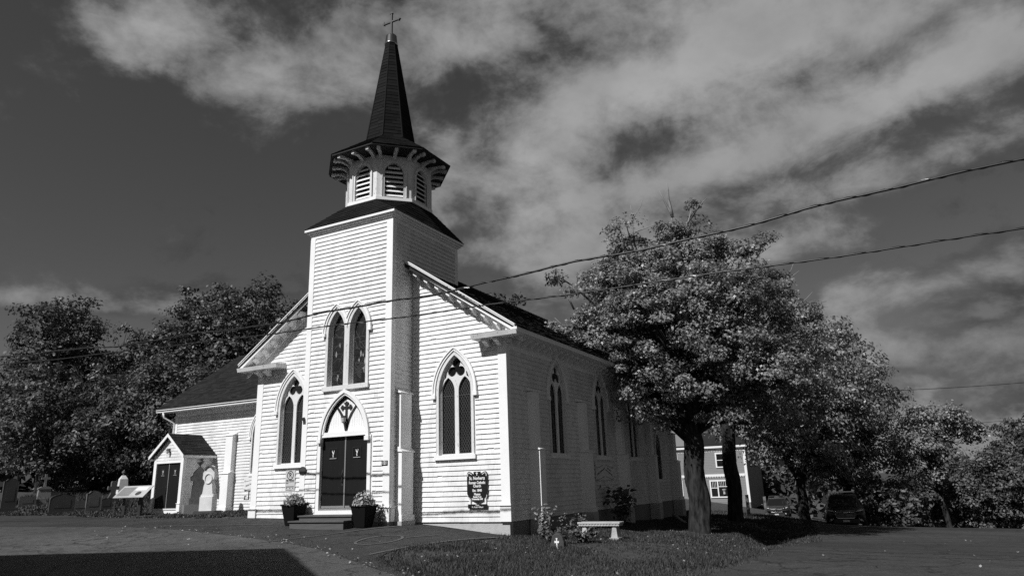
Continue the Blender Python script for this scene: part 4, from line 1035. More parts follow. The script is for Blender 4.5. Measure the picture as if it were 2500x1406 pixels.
# second maple behind it and the dense ones over the parked car
def auto_lobes(w, h0, h1, seed, n=16, depth=None):
    r = random.Random(seed); out = []; d = depth or w
    for i in range(n):
        f = (i+.5)/n; z = h0+(h1-h0)*(.12+.8*f); k = math.sin(math.pi*(.16+.74*f))**.7
        a = i*2.4+r.uniform(-.4, .4); q = r.uniform(.25, .72)*k
        out.append((*rel(w*q*math.cos(a), z, d*q*math.sin(a))[:2], z, w*r.uniform(.30, .46)*k+.25))
    for i in range(7):
        a = r.uniform(0, 6.28); z = r.uniform(h0+.35*(h1-h0), h1); k = math.sin(math.pi*(.16+.74*(z-h0)/(h1-h0)))
        out.append((*rel(w*.95*k*math.cos(a), z, d*.95*k*math.sin(a))[:2], z, w*r.uniform(.10, .18)))
    return out
def base_at(x, y): return (x, y, g1(x, y))
tree('maple_tree', 'slimmer maple with a dark trunk standing behind the large maple', base_at(5.85, 18.6), [(x+1.4, y+1.3, z, q) for x, y, z, q in auto_lobes(4.9, 3.4, 11.0, 21, 22)], 5.0, .34, 520, 32000, .175, 22, 'leaf', OVAL, cr=.7)
tree('maple_tree', 'broad low-branched tree whose crown hangs over the parked dark car', base_at(7.4, 31.5), [(x+.9, y-.5, z, q) for x, y, z, q in auto_lobes(5.4, 1.6, 13.0, 31, 26)], 2.6, .32, 600, 38000, .20, 32, 'leaf', OVAL, cr=.8)
tree('maple_tree', 'rounded tree behind the parked car, rightmost of the tall crowns', base_at(9.6, 38.0), auto_lobes(4.2, 1.0, 13.8, 41, 24), 2.6, .3, 520, 32000, .21, 42, 'leaf', OVAL, cr=.8)
# right-hand trees beyond the crest of the road
tree('locust_tree', 'tree with a thin leaning trunk beyond the crest of the road', base_at(15.4, 40.5), lob((-1.9, 5.6, 0, 1.3), (-.6, 7.1, .3, 1.3), (.9, 7.4, 0, 1.2), (2.2, 6.7, .2, 1.0), (3.2, 6.2, 0, .8), (-2.4, 4.4, 0, 1.0), (-1.0, 5.0, -.5, 1.4), (.4, 5.2, .4, 1.4), (-1.8, 3.3, 0, .9), (-.3, 3.6, -.3, 1.0)), 4.4, .17, 380, 16000, .19, 61, 'leaf', OVAL, cr=.6, lean=(-.5, -.2))
tree('bush_tree', 'dense pale bush at the roadside near the right edge', base_at(18.3, 37.5), auto_lobes(2.6, .0, 5.0, 62, 14), 1.4, .15, 300, 17000, .17, 63, 'leaf_far', OVAL, cr=.55)
tree('bush_tree', 'dark tree at the right edge below the pole crossarm', base_at(21.0, 42.5), auto_lobes(3.2, .5, 7.6, 64, 14), 2.0, .18, 280, 14000, .20, 65, 'leaf_dark', OVAL, cr=.6)
tree('bush_tree', 'low bright bush in the lower right corner behind the road', base_at(20.9, 35.0), auto_lobes(1.7, .0, 2.4, 66, 10), .6, .1, 140, 6000, .18, 67, 'leaf_pale', OVAL, cr=.4)
tree('bush_tree', 'low shrubs in shade just right of the parked car', base_at(12.3, 33.5), auto_lobes(2.3, -.2, 2.9, 68, 10), .8, .1, 160, 6000, .22, 69, 'leaf_dark', OVAL, cr=.5)
tree('bush_tree', 'loose half-lit shrub between the car and the leaning trunk', base_at(13.6, 44.0), auto_lobes(2.8, -.2, 3.4, 70, 12), 1.2, .12, 240, 12000, .20, 71, 'leaf_far', OVAL, cr=.7)
tree('bush_tree', 'bushy tree left of the roadside bush behind the leaning trunk', base_at(17.6, 47), auto_lobes(2.6, .2, 5.0, 72, 12), 1.6, .14, 240, 12000, .22, 73, 'leaf_far', OVAL, cr=.7)
# trees behind the church and the graveyard
tree('ash_tree', 'tree top just showing over the nave roof', base_at(-10.6, 25.5), auto_lobes(3.4, 4.5, 14.2, 81, 16), 6, .3, 260, 8000, .30, 82, 'leaf_dark', OVAL, cr=.7)
LEFT = [  # x, y, half width, crown bottom, top, seed, material, label
 (-55, 21, 6.2, 3, 18.5, 101, 'leaf_dark', 'tall dark tree with a lacy top at the far left'),
 (-50.5, 27, 5.2, 2.5, 16.5, 103, 'leaf_dark', 'dark tree second from the left, with a few bare spires'),
 (-46, 29, 5.0, 2, 14.0, 105, 'leaf_dark', 'lower tree under the gap in the left skyline'),
 (-42.5, 27, 4.9, 3.5, 19.0, 107, 'leaf_dark', 'left half of the tall twin tree behind the side wing'),
 (-38, 28.5, 5.8, 3.5, 20.0, 109, 'leaf_dark', 'tallest dark tree on the left, behind the wing roof'),
 (-33.5, 29.5, 4.8, 2.5, 16.0, 111, 'leaf_dark', 'dark tree tucked behind the ridge of the wing roof'),
 (-48.5, 17.5, 4.6, .3, 10.5, 113, 'leaf_far', 'rounded half-lit tree behind the far-left headstones'),
 (-42.5, 20, 4.6, .3, 10.0, 115, 'leaf_dark', 'shady bushy tree behind the pedestal cross'),
 (-37.2, 20.8, 4.4, .4, 11.0, 117, 'leaf_far', 'drooping half-lit tree behind the white obelisk'),
 (-31.5, 20, 4.2, .5, 10.0, 119, 'leaf_far', 'brighter drooping tree beside the corner of the wing'),
 (-27, 22.5, 4.2, .8, 10.5, 121, 'leaf_dark', 'dark tree close behind the wing gable'),
 (-61, 24, 6.0, 1.0, 15.0, 123, 'leaf_dark', 'dark tree cut by the left edge'),
]
for x, y, w, h0, h1, sd, lm, lb in LEFT:
    big = h1 > 13
    tree('forest_tree', lb, base_at(x, y), auto_lobes(w, h0, h1, sd, 20 if big else 18), h1*.32, .3 if big else .2, 400, 18000, .29 if big else .25, sd+1, lm, OVAL if not big else DIAM, 'trees behind the graveyard', cr=.95 if big else .8)
rs_ = np.random.default_rng(300)
def far_wood():
    # far-off wood that closes the view on both sides
    P = []
    for x0, y0, x1, y1, h, n in ((-75, 22, -40, 42, 9, 5200), (-40, 40, -10, 48, 8, 3600), (5, 64, 45, 68, 5.2, 4200), (24, 46, 40, 60, 6.0, 3000), (-20, 74, 4, 76, 10, 2600)):
        t = rs_.random(n); x = x0+(x1-x0)*t+rs_.normal(0, 1.5, n); y = y0+(y1-y0)*t+rs_.normal(0, 2.0, n)
        hh = h*(.7+.3*np.sin(t*23)+.2*np.sin(t*51+1)); z = gz(x, y)+rs_.random(n)**.8*hh; P.append(np.c_[x, y, z])
    P = np.concatenate(P); N = rs_.normal(size=P.shape)*.6; N[:, 1] -= .4; N[:, 2] += .6
    V, F = leaves(P, N, rs_.uniform(.7, 1.3, len(P)), OVAL, rs_)
    tag(quick('distant_wood', V, F, 6, 'leaf_dark'), 'dark wooded backdrop behind the graveyard and beyond the road', 'wood', kind='stuff')
far_wood()
def plant(name, label, base, h, r, n, lsize, seed, lm='leaf', outline=OVAL, stems=7, flowers=0, cat='shrub'):
    rs = np.random.default_rng(seed); rr = random.Random(seed); t = thing(name, base, label, cat); mb = MB(); P = []; N = []
    for k in range(stems):
        a = rr.uniform(0, 6.28); q = r*rr.uniform(.25, 1); tip = Vector((base[0]+q*math.cos(a), base[1]+q*math.sin(a), base[2]+h*rr.uniform(.65, 1)))
        b = Vector(base)+Vector((rr.uniform(-.06, .06), rr.uniform(-.06, .06), -.03)); S = wob(b, tip, 4, .05, rr); mb.tube(S, [.009, .008, .006, .005, .003], 4)
        for j in range(n//stems):
            f = rr.uniform(.25, 1.05); i = min(3, int(f*4)); p = S[i].lerp(S[i+1], min(1, f*4-i)); d = Vector((rr.uniform(-1, 1), rr.uniform(-1, 1), rr.uniform(-.3, 1)))
            P.append(p+d*lsize*.7); N.append(d+Vector((0, -.3, .6)))
    mb.build('stems', 'bark', t); V, F = leaves(np.array([tuple(p) for p in P]), np.array([tuple(p) for p in N]), lsize*rs.uniform(.6, 1.3, len(P)), outline, rs); quick('foliage', V, F, len(outline), lm, t)
    if flowers:
        m = MB()
        for k in range(flowers):
            p = P[rr.randrange(len(P))]+Vector((0, 0, lsize*.6)); s = rr.uniform(.015, .028)
            m.lathe((p[0], p[1], p[2]), [(s*.4, -s*.4), (s, 0), (s*.6, s*.6), (s*.1, s*.8)], 6)
        m.build('blossoms', 'flower', t)
    return t
plant('shrub', 'pale variegated shrub at the right corner of the church', base_at(4.25, 1.1), .85, .48, 240, .11, 401, 'leaf_pale', stems=12)
plant('shrub', 'dark leafy clump against the shaded side wall behind the bench', base_at(3.95, 8.2), 1.4, .75, 200, .22, 402, 'leaf_dark', stems=16)
plant('shrub', 'low dark plants with seed heads at the left end of the bench', base_at(4.75, 2.2), .62, .5, 160, .10, 403, 'leaf_dark', stems=14, flowers=22)
plant('shrub', 'low dark groundcover clump behind the memorial stone', base_at(5.1, .15), .38, .55, 240, .09, 404, 'leaf_dark', stems=16)
plant('shrub', 'spiky grey plants in front of the bench', base_at(5.55, .7), .34, .45, 180, .10, 405, 'leaf_far', stems=20)
plant('weed', 'leafy weed growing at the corner of the tower plinth', (-.14, -.16, g1(-.14, -.16)), .62, .14, 60, .075, 406, 'leaf', stems=5, cat='weed')
plant('weed', 'small weed at the foot of the wall left of the planter', (-4.45, .88, g1(-4.45, .88)), .24, .12, 30, .06, 407, 'leaf', stems=4, cat='weed')
plant('weed', 'small weed beside the left end of the steps', (-3.0, -.12, g1(-3.0, -.12)), .36, .12, 34, .06, 408, 'leaf', stems=4, cat='weed')

# grass blades, leaf litter
CH = [(-20.3, 7.9), (-20.3, 17.5), (-6.7, 17.5), (-6.7, 14.6), (3.5, 18), (3.45, 1.1), (0.1, 1.0), (0.05, -.05), (-3.4, -.05), (-3.4, 1.0), (-6.7, 1.0), (-6.7, 7.9), (-17, 7.9), (-17, 6.2), (-19.2, 6.2), (-19.2, 7.9)]
def scatter(rs, n, x0, x1, y0, y1):
    x = rs.uniform(x0, x1, n); y = rs.uniform(y0, y1, n)
    jx, jy = x+rs.normal(0, .13, n), y+rs.normal(0, .13, n); k = ~(inside_poly(LOT, jx, jy) | inside_poly(ROAD, jx, jy) | inside_poly(CH, x, y)); return x[k], y[k]
def grass():
    rs = np.random.default_rng(500); V = []
    for n, box, h, w in ((52000, (2.4, 10.4, -8, 4), .075, .012), (34000, (3.4, 10.6, 4, 14), .085, .020), (12000, (2, 9.5, 14, 34), .11, .035), (11000, (-34, -7, .5, 9), .09, .035), (9000, (-52, -20, 5, 20), .13, .06), (6000, (-48, -30, 14, 20), .5, .05)):
        x, y = scatter(rs, n, *box); m = len(x)
        dens = .5+.5*np.sin(x*1.7+np.sin(y*1.3)*2)*np.sin(y*1.1+x*.4); dens = np.clip(dens+.35*np.sin(x*.63+1)*np.sin(y*.71+x*.2), 0, 1); k = rs.random(m) < .12+.88*dens**1.3; x, y, dens = x[k], y[k], dens[k]; m = len(x); z = gz(x, y)
        for b in range(4):
            a = rs.uniform(0, 6.28, m); d = rs.uniform(0, .06, m); bx = x+d*np.cos(a); by = y+d*np.sin(a); a2 = rs.uniform(0, 6.28, m); hh = h*rs.uniform(.35, 1.2, m)*(.55+.75*dens); ln = hh*rs.uniform(.2, .9, m); a3 = rs.uniform(0, 6.28, m)
            p = np.stack([np.c_[bx-w*np.cos(a2), by-w*np.sin(a2), z-.01], np.c_[bx+w*np.cos(a2), by+w*np.sin(a2), z-.01], np.c_[bx+ln*np.cos(a3), by+ln*np.sin(a3), z+hh]], 1); V.append(p.reshape(-1, 3))
    V = np.concatenate(V); F = np.arange(len(V)).reshape(-1, 3)
    return tag(quick('grass', V, F, 3, 'grass_blade'), 'rough grass on the lawn, verge and graveyard', 'grass', kind='stuff')
mat('grass_blade', .060, .7, island=.75, trans=.2, spec=.3)
mat('dry_leaf', .22, .7, island=.6)
grass()
def litter():
    rs = np.random.default_rng(501); x, y = scatter(rs, 420, 2.4, 10.5, -7, 12); x2 = rs.uniform(-9, 3.5, 50); y2 = rs.uniform(-5.5, -.8, 50); x3, y3 = scatter(rs, 160, -34, -8, 1, 9)
    x4 = rs.uniform(10, 18, 40); y4 = rs.uniform(-2, 14, 40)
    E_ = np.array(STREET[3:8]); k = rs.integers(0, 4, 150); f = rs.random(150); e = E_[k]+(E_[k+1]-E_[k])*f[:, None]+rs.normal(0, .10, (150, 2)); x5, y5 = e[:, 0], e[:, 1]
    x = np.r_[x, x2, x3, x4, x5]; y = np.r_[y, y2, y3, y4, y5]; P = np.c_[x, y, gz(x, y)+rs.uniform(.035, .07, len(x))]; N = rs.normal(size=P.shape)*.35; N[:, 2] += 1
    V, F = leaves(P, N, rs.uniform(.03, .065, len(P)), MAPLE, rs, fold=.5); tag(quick('fallen_leaves', V, F, 12, 'dry_leaf'), 'pale fallen leaves scattered over lawn and asphalt', 'leaves', kind='stuff')
litter()

# ------------------------------------------------------------------ things around the church
st = thing('entrance_steps', (-1.79, -.5, -.5), 'two weathered wooden steps below the main church door', 'steps')
boxes('tread', 'wood_step', st, WORLD, (-2.80, -.78, -.64, -.062, -.165, -.13)); boxes('tread', 'wood_step', st, WORLD, (-2.82, -.76, -.99, -.60, -.295, -.26))
boxes('riser', 'wood_step', st, WORLD, (-2.76, -.82, -.60, -.57, -.60, -.166)); boxes('riser', 'wood_step', st, WORLD, (-2.78, -.80, -.95, -.92, -.66, -.296))
boxes('stringer', 'wood_step', st, WORLD, (-2.76, -2.72, -.569, -.062, -.6, -.166)); boxes('stringer', 'wood_step', st, WORLD, (-.86, -.82, -.569, -.062, -.6, -.166))
boxes('stringer', 'wood_step', st, WORLD, (-2.78, -2.74, -.919, -.601, -.66, -.296)); boxes('stringer', 'wood_step', st, WORLD, (-.84, -.80, -.919, -.601, -.66, -.296))
def planter(x, y, label, seed):
    z = g1(x, y)+.02; t = thing('planter', (x, y, z), label, 'planter', 'planters beside the church door'); h = .58
    m = MB(); a, b, c = .17, .265, .235
    m.hexa([(x-a, y-a, z), (x+a, y-a, z), (x+a, y+a, z), (x-a, y+a, z)], [(x-b, y-b, z+h), (x+b, y-b, z+h), (x+b, y+b, z+h), (x-b, y+b, z+h)])
    p = m.build('pot', 'pot', t, bevel=.012)
    m = MB(); R_ = [(x+sx*q, y+sy*q) for q in (b+.015, c) for sx, sy in ((-1, -1), (1, -1), (1, 1), (-1, 1))]
    vs = [(px, py, z+h+dz) for dz in (-.03, .02) for px, py in R_]
    m.add(vs, [f for i in range(4) for j in ((i+1) % 4,) for f in ((i, j, j+8, i+8), (j+4, i+4, i+12, j+12), (i+8, j+8, j+12, i+12), (j, i, i+4, j+4))]); m.build('rim', 'pot', t)
    boxes('soil', 'soil', t, WORLD, (x-c, x+c, y-c, y+c, z+h-.04, z+h+.005))
    rs = np.random.default_rng(seed); n = 480; d = sph(rs, n); d[:, 2] = np.abs(d[:, 2]); P = np.c_[x+d[:, 0]*.30, y+d[:, 1]*.30, z+h+d[:, 2]*.34*(rs.random(n)**.5)]
    N = d+rs.normal(size=(n, 3))*.4; V, F = leaves(P, N, .075*rs.uniform(.6, 1.3, n), OVAL, rs); quick('foliage', V, F, 6, 'leaf', t)
    n = 60; d = sph(rs, n); d[:, 2] = np.abs(d[:, 2]); P = np.c_[x+d[:, 0]*.32, y+d[:, 1]*.32, z+h+d[:, 2]*.38]; V, F = leaves(P, d+np.array((0, -.3, .3)), .07*rs.uniform(.6, 1.2, n), MAPLE, rs, fold=.4); quick('blossoms', V, F, 12, 'flower', t)
    m = MB(); r = random.Random(seed)
    for k in range(16):
        a_ = r.uniform(0, 6.28); q = r.uniform(.1, .36); m.tube(wob((x+.1*math.cos(a_), y+.1*math.sin(a_), z+h-.02), (x+q*math.cos(a_), y+q*math.sin(a_), z+h+r.uniform(.2, .5)), 3, .05, r), [.006, .005, .004, .002], 4)
    m.build('stems', 'bark', t)
planter(-3.16, -.42, 'dark tapered planter of flowers left of the church steps', 601)
planter(-.45, -.52, 'dark tapered planter of flowers right of the church steps', 602)

def sign_main():
    uc, w0 = 2.32, .06; t = thing('church_sign', (uc, NY-w0, .1), 'black church name board with white gothic lettering right of the door', 'sign')
    z0, z1 = .10, .93; hw = .33
    half = [(0, z0-.02), (.18, z0+.08), (.30, z0+.15), (hw, z0+.24), (hw, z1-.12), (.32, z1-.03), (.27, z1), (.20, z1-.02), (.13, z1-.07), (.105, z1-.07), (.115, z1-.005), (0, z1-.005)]
    out = [(uc+x, z) for x, z in half] + [(uc-x, z) for x, z in reversed(half[1:-1])]
    m = MB(); m.plate(FN, out, [], w0, w0+.025); bd = m.build('board', 'sign_black', t)
    for s in (-1, 1): boxes('hanger', 'white_trim', t, FN, (uc+s*.25-.02, uc+s*.25+.02, .036, .07, -.0, .30))
    for body, size, z, nr in (('St. Norberts', .125, .745, .80), ('Roman Catholic', .105, .625, .78), ('Church', .105, .535, .8), ('Est. 1840', .095, .415, .85), ('Masses', .085, .315, .85), ('Sunday 9 am', .062, .245, .85), ('Wednesday 3:00', .062, .185, .85)):
        text_mesh(body, size, FN, uc, z, w0+.026, bold=.0032, narrow=nr).build('lettering', 'sign_white', bd)
    boxes('cross', 'sign_white', bd, FN, (uc-.01, uc+.01, w0+.0255, w0+.03, .82, .915), (uc-.035, uc+.035, w0+.0255, w0+.031, .875, .895))
    for s in (-1, 1):
        m = MB(); ribbon(m, FN, [(uc+s*x, z) for x, z in ((.30, .80), (.305, .85), (.28, .895), (.24, .89), (.17, .845))], .008, w0+.0255, w0+.03)
        ribbon(m, FN, [(uc+s*x, z) for x, z in ((.31, .30), (.30, .24), (.275, .205), (.25, .21))], .006, w0+.0255, w0+.03); m.build('scroll', 'sign_white', bd)
    pl = boxes('name_plate', 'sign_black', t, FN, (uc-.31, uc+.31, w0, w0+.02, -.065, .05))
    text_mesh('Pastor', .045, FN, uc, .025, w0+.021, bold=.001).build('lettering', 'sign_white', pl); text_mesh('Fr. Keith Millard', .055, FN, uc, -.03, w0+.021, bold=.0016).build('lettering', 'sign_white', pl)
sign_main()
def small_signs():
    t = thing('number_plate', FT.p(-.13, .04, 1.2), 'black house number plate 121 on the tower corner', 'number plate')
    b = boxes('plate', 'sign_black', t, FT, (-.235, -.025, .037, .05, 1.185, 1.32)); text_mesh('121', .125, FT, -.13, 1.252, .0505, bold=.004, narrow=.85).build('lettering', 'sign_white', b)
    u0, u1, z0, z1 = -5.02, -4.60, .60, 1.22; uc = (u0+u1)/2
    t = thing('parking_sign', FN.p(uc, .04, z0), 'grey no parking sign on the shingles below the left window', 'sign')
    b = boxes('plate', 'sign_grey', t, FN, (u0, u1, .036, .046, z0, z1)); m = MB()
    ring = [(uc+.13*math.cos(k*math.pi/12), 1.06+.13*math.sin(k*math.pi/12)) for k in range(25)]; ribbon(m, FN, ring, .012, .0465, .050); ribbon(m, FN, [(uc-.09, 1.15), (uc+.09, .97)], .008, .047, .051); m.build('prohibition_ring', 'sign_black', b)
    text_mesh('P', .2, FN, uc, 1.06, .0465, bold=.004).build('lettering', 'sign_black', b)
    s = boxes('wheelchair_symbol', 'sign_black', b, FN, (u0+.03, u0+.13, .0465, .049, .80, .92)); m = MB(); ribbon(m, FN, [(u0+.075, .90), (u0+.07, .86), (u0+.10, .855), (u0+.11, .82)], .007, .0495, .051); ribbon(m, FN, [(u0+.06, .87), (u0+.05, .84), (u0+.07, .82), (u0+.09, .83)], .006, .0495, .051); m.build('figure', 'sign_white', s)
    m = MB()
    for z, a, c in ((.905, .16, .39), (.86, .18, .38), (.70, .03, .38)): m.box(FN, u0+a, u0+c, .0465, .048, z-.012, z+.012)
    m.build('text_bars', 'sign_black', b)
    m = MB()
    for x in (.07, .21, .34): m.box(FN, u0+x-.02, u0+x+.02, .0465, .048, .635, .665)
    m.build('arrow_marks', 'sign_black', b)
    t = thing('wall_plaque', FT.p(-3.25, .04, 1.1), 'dark oval plaque on the left corner board of the tower', 'plaque'); m = MB()
    m.plate(FT, [(-3.25+.15*math.cos(k*math.pi/12), 1.15+.12*math.sin(k*math.pi/12)) for k in range(24)], [], .037, .06); p = m.build('plate', 'granite_dark', t)
    m = MB(); ribbon(m, FT, [(-3.25+.135*math.cos(k*math.pi/12), 1.15+.105*math.sin(k*math.pi/12)) for k in range(25)], .006, .06, .064); m.build('rim', 'dark_metal', p)
    t = thing('security_sensor', FT.p(-3.30, .04, 2.7), 'small black light sensor on the left corner board of the tower', 'sensor')
    boxes('mount', 'black_paint', t, FT, (-3.33, -3.27, .037, .06, 2.66, 2.76)); boxes('head', 'black_paint', t, FT, (-3.36, -3.25, .06, .15, 2.66, 2.74))
    def banner(fr, u0, u1, z0, z1, label, words, rot):
        t = thing('banner_board', fr.p((u0+u1)/2, .05, z0), label, 'banner'); b = boxes('panel', 'banner', t, fr, (u0, u1, .042, .065, z0, z1)); w = u1-u0; uc = (u0+u1)/2
        m = MB(); n = 8
        for k, zz in ((0, z1-.10), (1, z0+.10)):
            ribbon(m, fr, [(u0+.06+w*.42*i/n, zz-.10+.13*(i/n)**1.2) for i in range(n+1)], .008, .0655, .068); ribbon(m, fr, [(u1-.06-w*.42*i/n, zz-.10+.13*(i/n)**1.2) for i in range(n+1)], .008, .0655, .068)
            for s in (0, 1): ribbon(m, fr, [((u0+.08 if s == 0 else u1-.08)+.05*math.cos(q*.6), zz-.08+.035*math.sin(q*.6)) for q in range(8)], .006, .0655, .068)
        m.build('scroll', 'sign_black', b)
        text_mesh(words[0], .11, fr, u0+w*.27, (z0+z1)/2+.0, .0655, bold=.002, rot=rot).build('lettering', 'sign_black', b)
        text_mesh(words[1], .075, fr, u1-w*.26, (z0+z1)/2+.06, .0655, bold=.0015, rot=-rot).build('lettering', 'sign_black', b); text_mesh(words[2], .075, fr, u1-w*.26, (z0+z1)/2-.05, .0655, bold=.0015, rot=-rot).build('lettering', 'sign_black', b)
    banner(FS, 7.45, 9.22, .58, 1.20, 'white anniversary board in shade under the middle side window', ('185th Anniversary', 'St. Norberts', 'Roman Catholic Church'), .30)
    banner(FW, -14.72, -12.9, .66, 1.25, 'white anniversary board on the wing, half hidden by the nave corner', ('185th Anniversary', 'St. Norberts', 'Roman Catholic Church'), .30)
    m = MB(); m.tube([(-6.75, .98, .45), (-6.75, .92, .45), (-6.75, .92, .33)], .018); m.tube([(-6.62, 1.0, .62), (-6.62, .97, .62), (-6.62, .97, .33)], .02); m.tube([(-6.62, .97, .34), (-6.8, .93, .34)], .016); tag(m.build('outdoor_tap', 'dark_metal'), 'small dark tap and pipe at the left corner of the nave', 'tap')
small_signs()
# drain pipes lying on the lawn behind the church
for i, (p, q, lb) in enumerate((((3.75, 15.4), (4.75, 13.6), 'white drain pipe on the ground, nearer one by the side wall'), ((3.75, 18.4), (4.7, 16.6), 'white drain pipe on the ground, farther one at the back corner'))):
    m = MB(); m.tube([(p[0], p[1], g1(*p)+.22), ((p[0]+q[0])/2, (p[1]+q[1])/2, g1(*p)*.5+g1(*q)*.5+.12), (q[0], q[1], g1(*q)+.06)], .05, 8); tag(m.build('drain_pipe', 'pvc', smooth=True), lb, 'pipe', 'drain pipes')
# bench
bx, by = 5.55, 1.95; bz = g1(bx, by); t = thing('stone_bench', (bx, by, bz), 'pale concrete bench on the lawn beside the church', 'bench')
m = MB(); m.box(WORLD, bx-.60, bx+.60, by-.18, by+.18, bz+.40, bz+.45); m.build('seat', 'concrete', t, bevel=.012)
m = MB()
for k in range(14): m.box(WORLD, bx-.56+k*.082, bx-.515+k*.082, by-.17, by-.161, bz+.355, bz+.399)
m.box(WORLD, bx-.57, bx+.57, by-.16, by+.16, bz+.35, bz+.399); m.build('moulded_edge', 'concrete', t)
for s in (-1, 1):
    m = MB(); c = bx+s*.42; m.hexa([(c-.09, by-.15, bz+.06), (c+.09, by-.15, bz+.06), (c+.09, by+.15, bz+.06), (c-.09, by+.15, bz+.06)], [(c-.05, by-.12, bz+.35), (c+.05, by-.12, bz+.35), (c+.05, by+.12, bz+.35), (c-.05, by+.12, bz+.35)]); m.box(WORLD, c-.13, c+.13, by-.18, by+.18, bz-.1, bz+.06); m.build('leg', 'concrete', t)
# memorial stone with cross
mx, my = 5.52, -.75; mz = g1(mx, my); t = thing('memorial_stone', (mx, my, mz), 'small dark upright stone with a white cross in the lawn', 'memorial stone')
m = MB(); P = [(mx+x, my-.06, mz+z) for x, z in ((-.17, -.08), (.17, -.08), (.17, .14), (.13, .26), (.06, .33), (-.05, .34), (-.13, .27), (-.17, .13))]; m.prism(P, (0, .14, 0)); m.build('stone', 'stone_dark', t, bevel=.02)
fm = Fr((mx, my-.062, mz), (1, 0, 0), (0, -1, 0)); m = MB(); pts = [(.018, .0), (.03, .0), (.014, .02), (.014, .13), (.055, .125), (.06, .175), (.014, .165), (.016, .225), (.03, .235)]
m.plate(fm, [(x, z+.0) for x, z in pts] + [(-x, z) for x, z in reversed(pts)], [], .001, .02); m.build('cross', 'sign_white', t)
# fence posts by the ditch
for x, y, lb in ((4.9, 27.0, 'weathered wooden post left of the pair behind the second maple'), (5.3, 30.6, 'weathered wooden post right of the pair, nearer the parked vehicles')):
    z = g1(x, y); m = MB(); m.hexa([(x-.08, y-.08, z-.2), (x+.08, y-.08, z-.2), (x+.08, y+.08, z-.2), (x-.08, y+.08, z-.2)], [(x-.075, y-.08, z+1.15), (x+.085, y-.08, z+1.17), (x+.085, y+.08, z+1.17), (x-.075, y+.08, z+1.14)])
    tag(m.build('wooden_post', 'post_wood'), lb, 'post', 'posts by the lawn')

# ---- graveyard
def stone(name, label, x, y, mats, build, rot=.0):
    z = g1(x, y); t = thing(name, (x, y, z), label, 'gravestone', 'headstones left of the church'); c, s = math.cos(rot), math.sin(rot)
    fr = Fr((x, y, z), (c, s, 0), (s, -c, 0)); build(t, fr, mats); return t
def slab(w, h, d, top='flat', base=.0):
    def f(t, fr, mt):
        if base: boxes('base', mt, t, fr, (-w/2-.14, w/2+.14, -d/2-.1, d/2+.1, -.15, base))
        P = [(-w/2, base-.12*(not base)), (w/2, base-.12*(not base))]
        if top == 'round': P += [(w/2, h-.22*w)] + [(w/2*math.cos(k*math.pi/10), h-.22*w+.22*w*math.sin(k*math.pi/10)) for k in range(1, 10)] + [(-w/2, h-.22*w)]
        elif top == 'shoulder': P += [(w/2, h-.16), (w/2-.09, h-.14), (w/4, h-.03), (0, h), (-w/4, h-.03), (-w/2+.09, h-.14), (-w/2, h-.16)]
        else: P += [(w/2, h), (-w/2, h-.01)]
        m = MB(); m.plate(fr, P, [], -d/2, d/2); m.build('slab', mt, t, bevel=.01)
        boxes('inscription_panel', mt, t, fr, (-w*.32, w*.32, d/2+.001, d/2+.008, max(base, .1)+.2*h, h*.72))
    return f
ro = 1.2; WHX, DKX = -13.75, -15.35
stone('headstone', 'tall dark tapering stele cut by the left edge', -37.2, 9.3, 'granite_dark', slab(.78, 2.05, .5, 'shoulder', .25), ro)
stone('headstone', 'small low slab second from the left edge', -41.6, 12.8, 'granite_mid', slab(1.0, .68, .18, 'flat'), ro)
def pedcross(t, fr, mt):
    boxes('step', mt, t, fr, (-.68, .68, -.5, .5, -.15, .22)); boxes('step', mt, t, fr, (-.52, .52, -.4, .4, .221, .45))
    m = MB(); m.hexa([fr.p(u, w, .451) for u, w in ((-.42, .3), (.42, .3), (.42, -.3), (-.42, -.3))], [fr.p(u, w, 1.12) for u, w in ((-.36, .26), (.36, .26), (.36, -.26), (-.36, -.26))]); m.build('die', mt, t)
    m = MB(); m.plate(fr, [(-.42, 1.121), (.42, 1.121), (.42, 1.18), (.2, 1.30), (-.2, 1.30), (-.42, 1.18)], [], -.3, .3); m.build('cornice', mt, t)
    boxes('cross', mt, t, fr, (-.075, .075, -.07, .07, 1.301, 2.17), (-.28, -.076, -.07, .07, 1.80, 1.95), (.076, .28, -.07, .07, 1.80, 1.95))
stone('headstone', 'grey stepped pedestal carrying a stone cross', -41.7, 13.9, 'granite', pedcross, ro)
stone('headstone', 'small dark block behind the wide dark headstone', -43.1, 15.4, 'granite_dark', slab(.55, .8, .4, 'flat'), ro)
stone('headstone', 'wide dark headstone with a gently curved top', -31.0, 9.05, 'granite_dark', slab(1.3, 1.12, .3, 'round', .12), ro)
stone('headstone', 'low grey stone right of the wide dark headstone', -32.1, 10.8, 'granite_mid', slab(.86, .66, .25, 'flat'), ro)
stone('headstone', 'weathered upright slab with rounded shoulders and lit left edge', -30.3, 10.5, 'granite_mid', slab(.8, 1.26, .22, 'shoulder'), ro)
stone('headstone', 'small dark stone right of the rounded upright slab', -31.7, 12.2, 'granite_dark', slab(.68, .74, .2, 'round'), ro)
def crossmon(t, fr, mt):
    half = [(.42, -.1), (.42, .12), (.36, .13), (.34, .30), (.20, .62), (.16, .72), (.16, .98), (.34, .98), (.36, 1.08), (.34, 1.22), (.16, 1.22), (.16, 1.48), (.12, 1.56), (.0, 1.58)]
    m = MB(); m.plate(fr, half + [(-x, z) for x, z in reversed(half[:-1])], [], -.14, .14); m.build('cross_slab', mt, t, bevel=.01)
    boxes('base', mt, t, fr, (-.55, .55, -.3, .3, -.2, .1))
stone('headstone', 'thick stone cross rising from a flared base beside the obelisk', -36.2, 15.5, 'granite_mid', crossmon, ro)
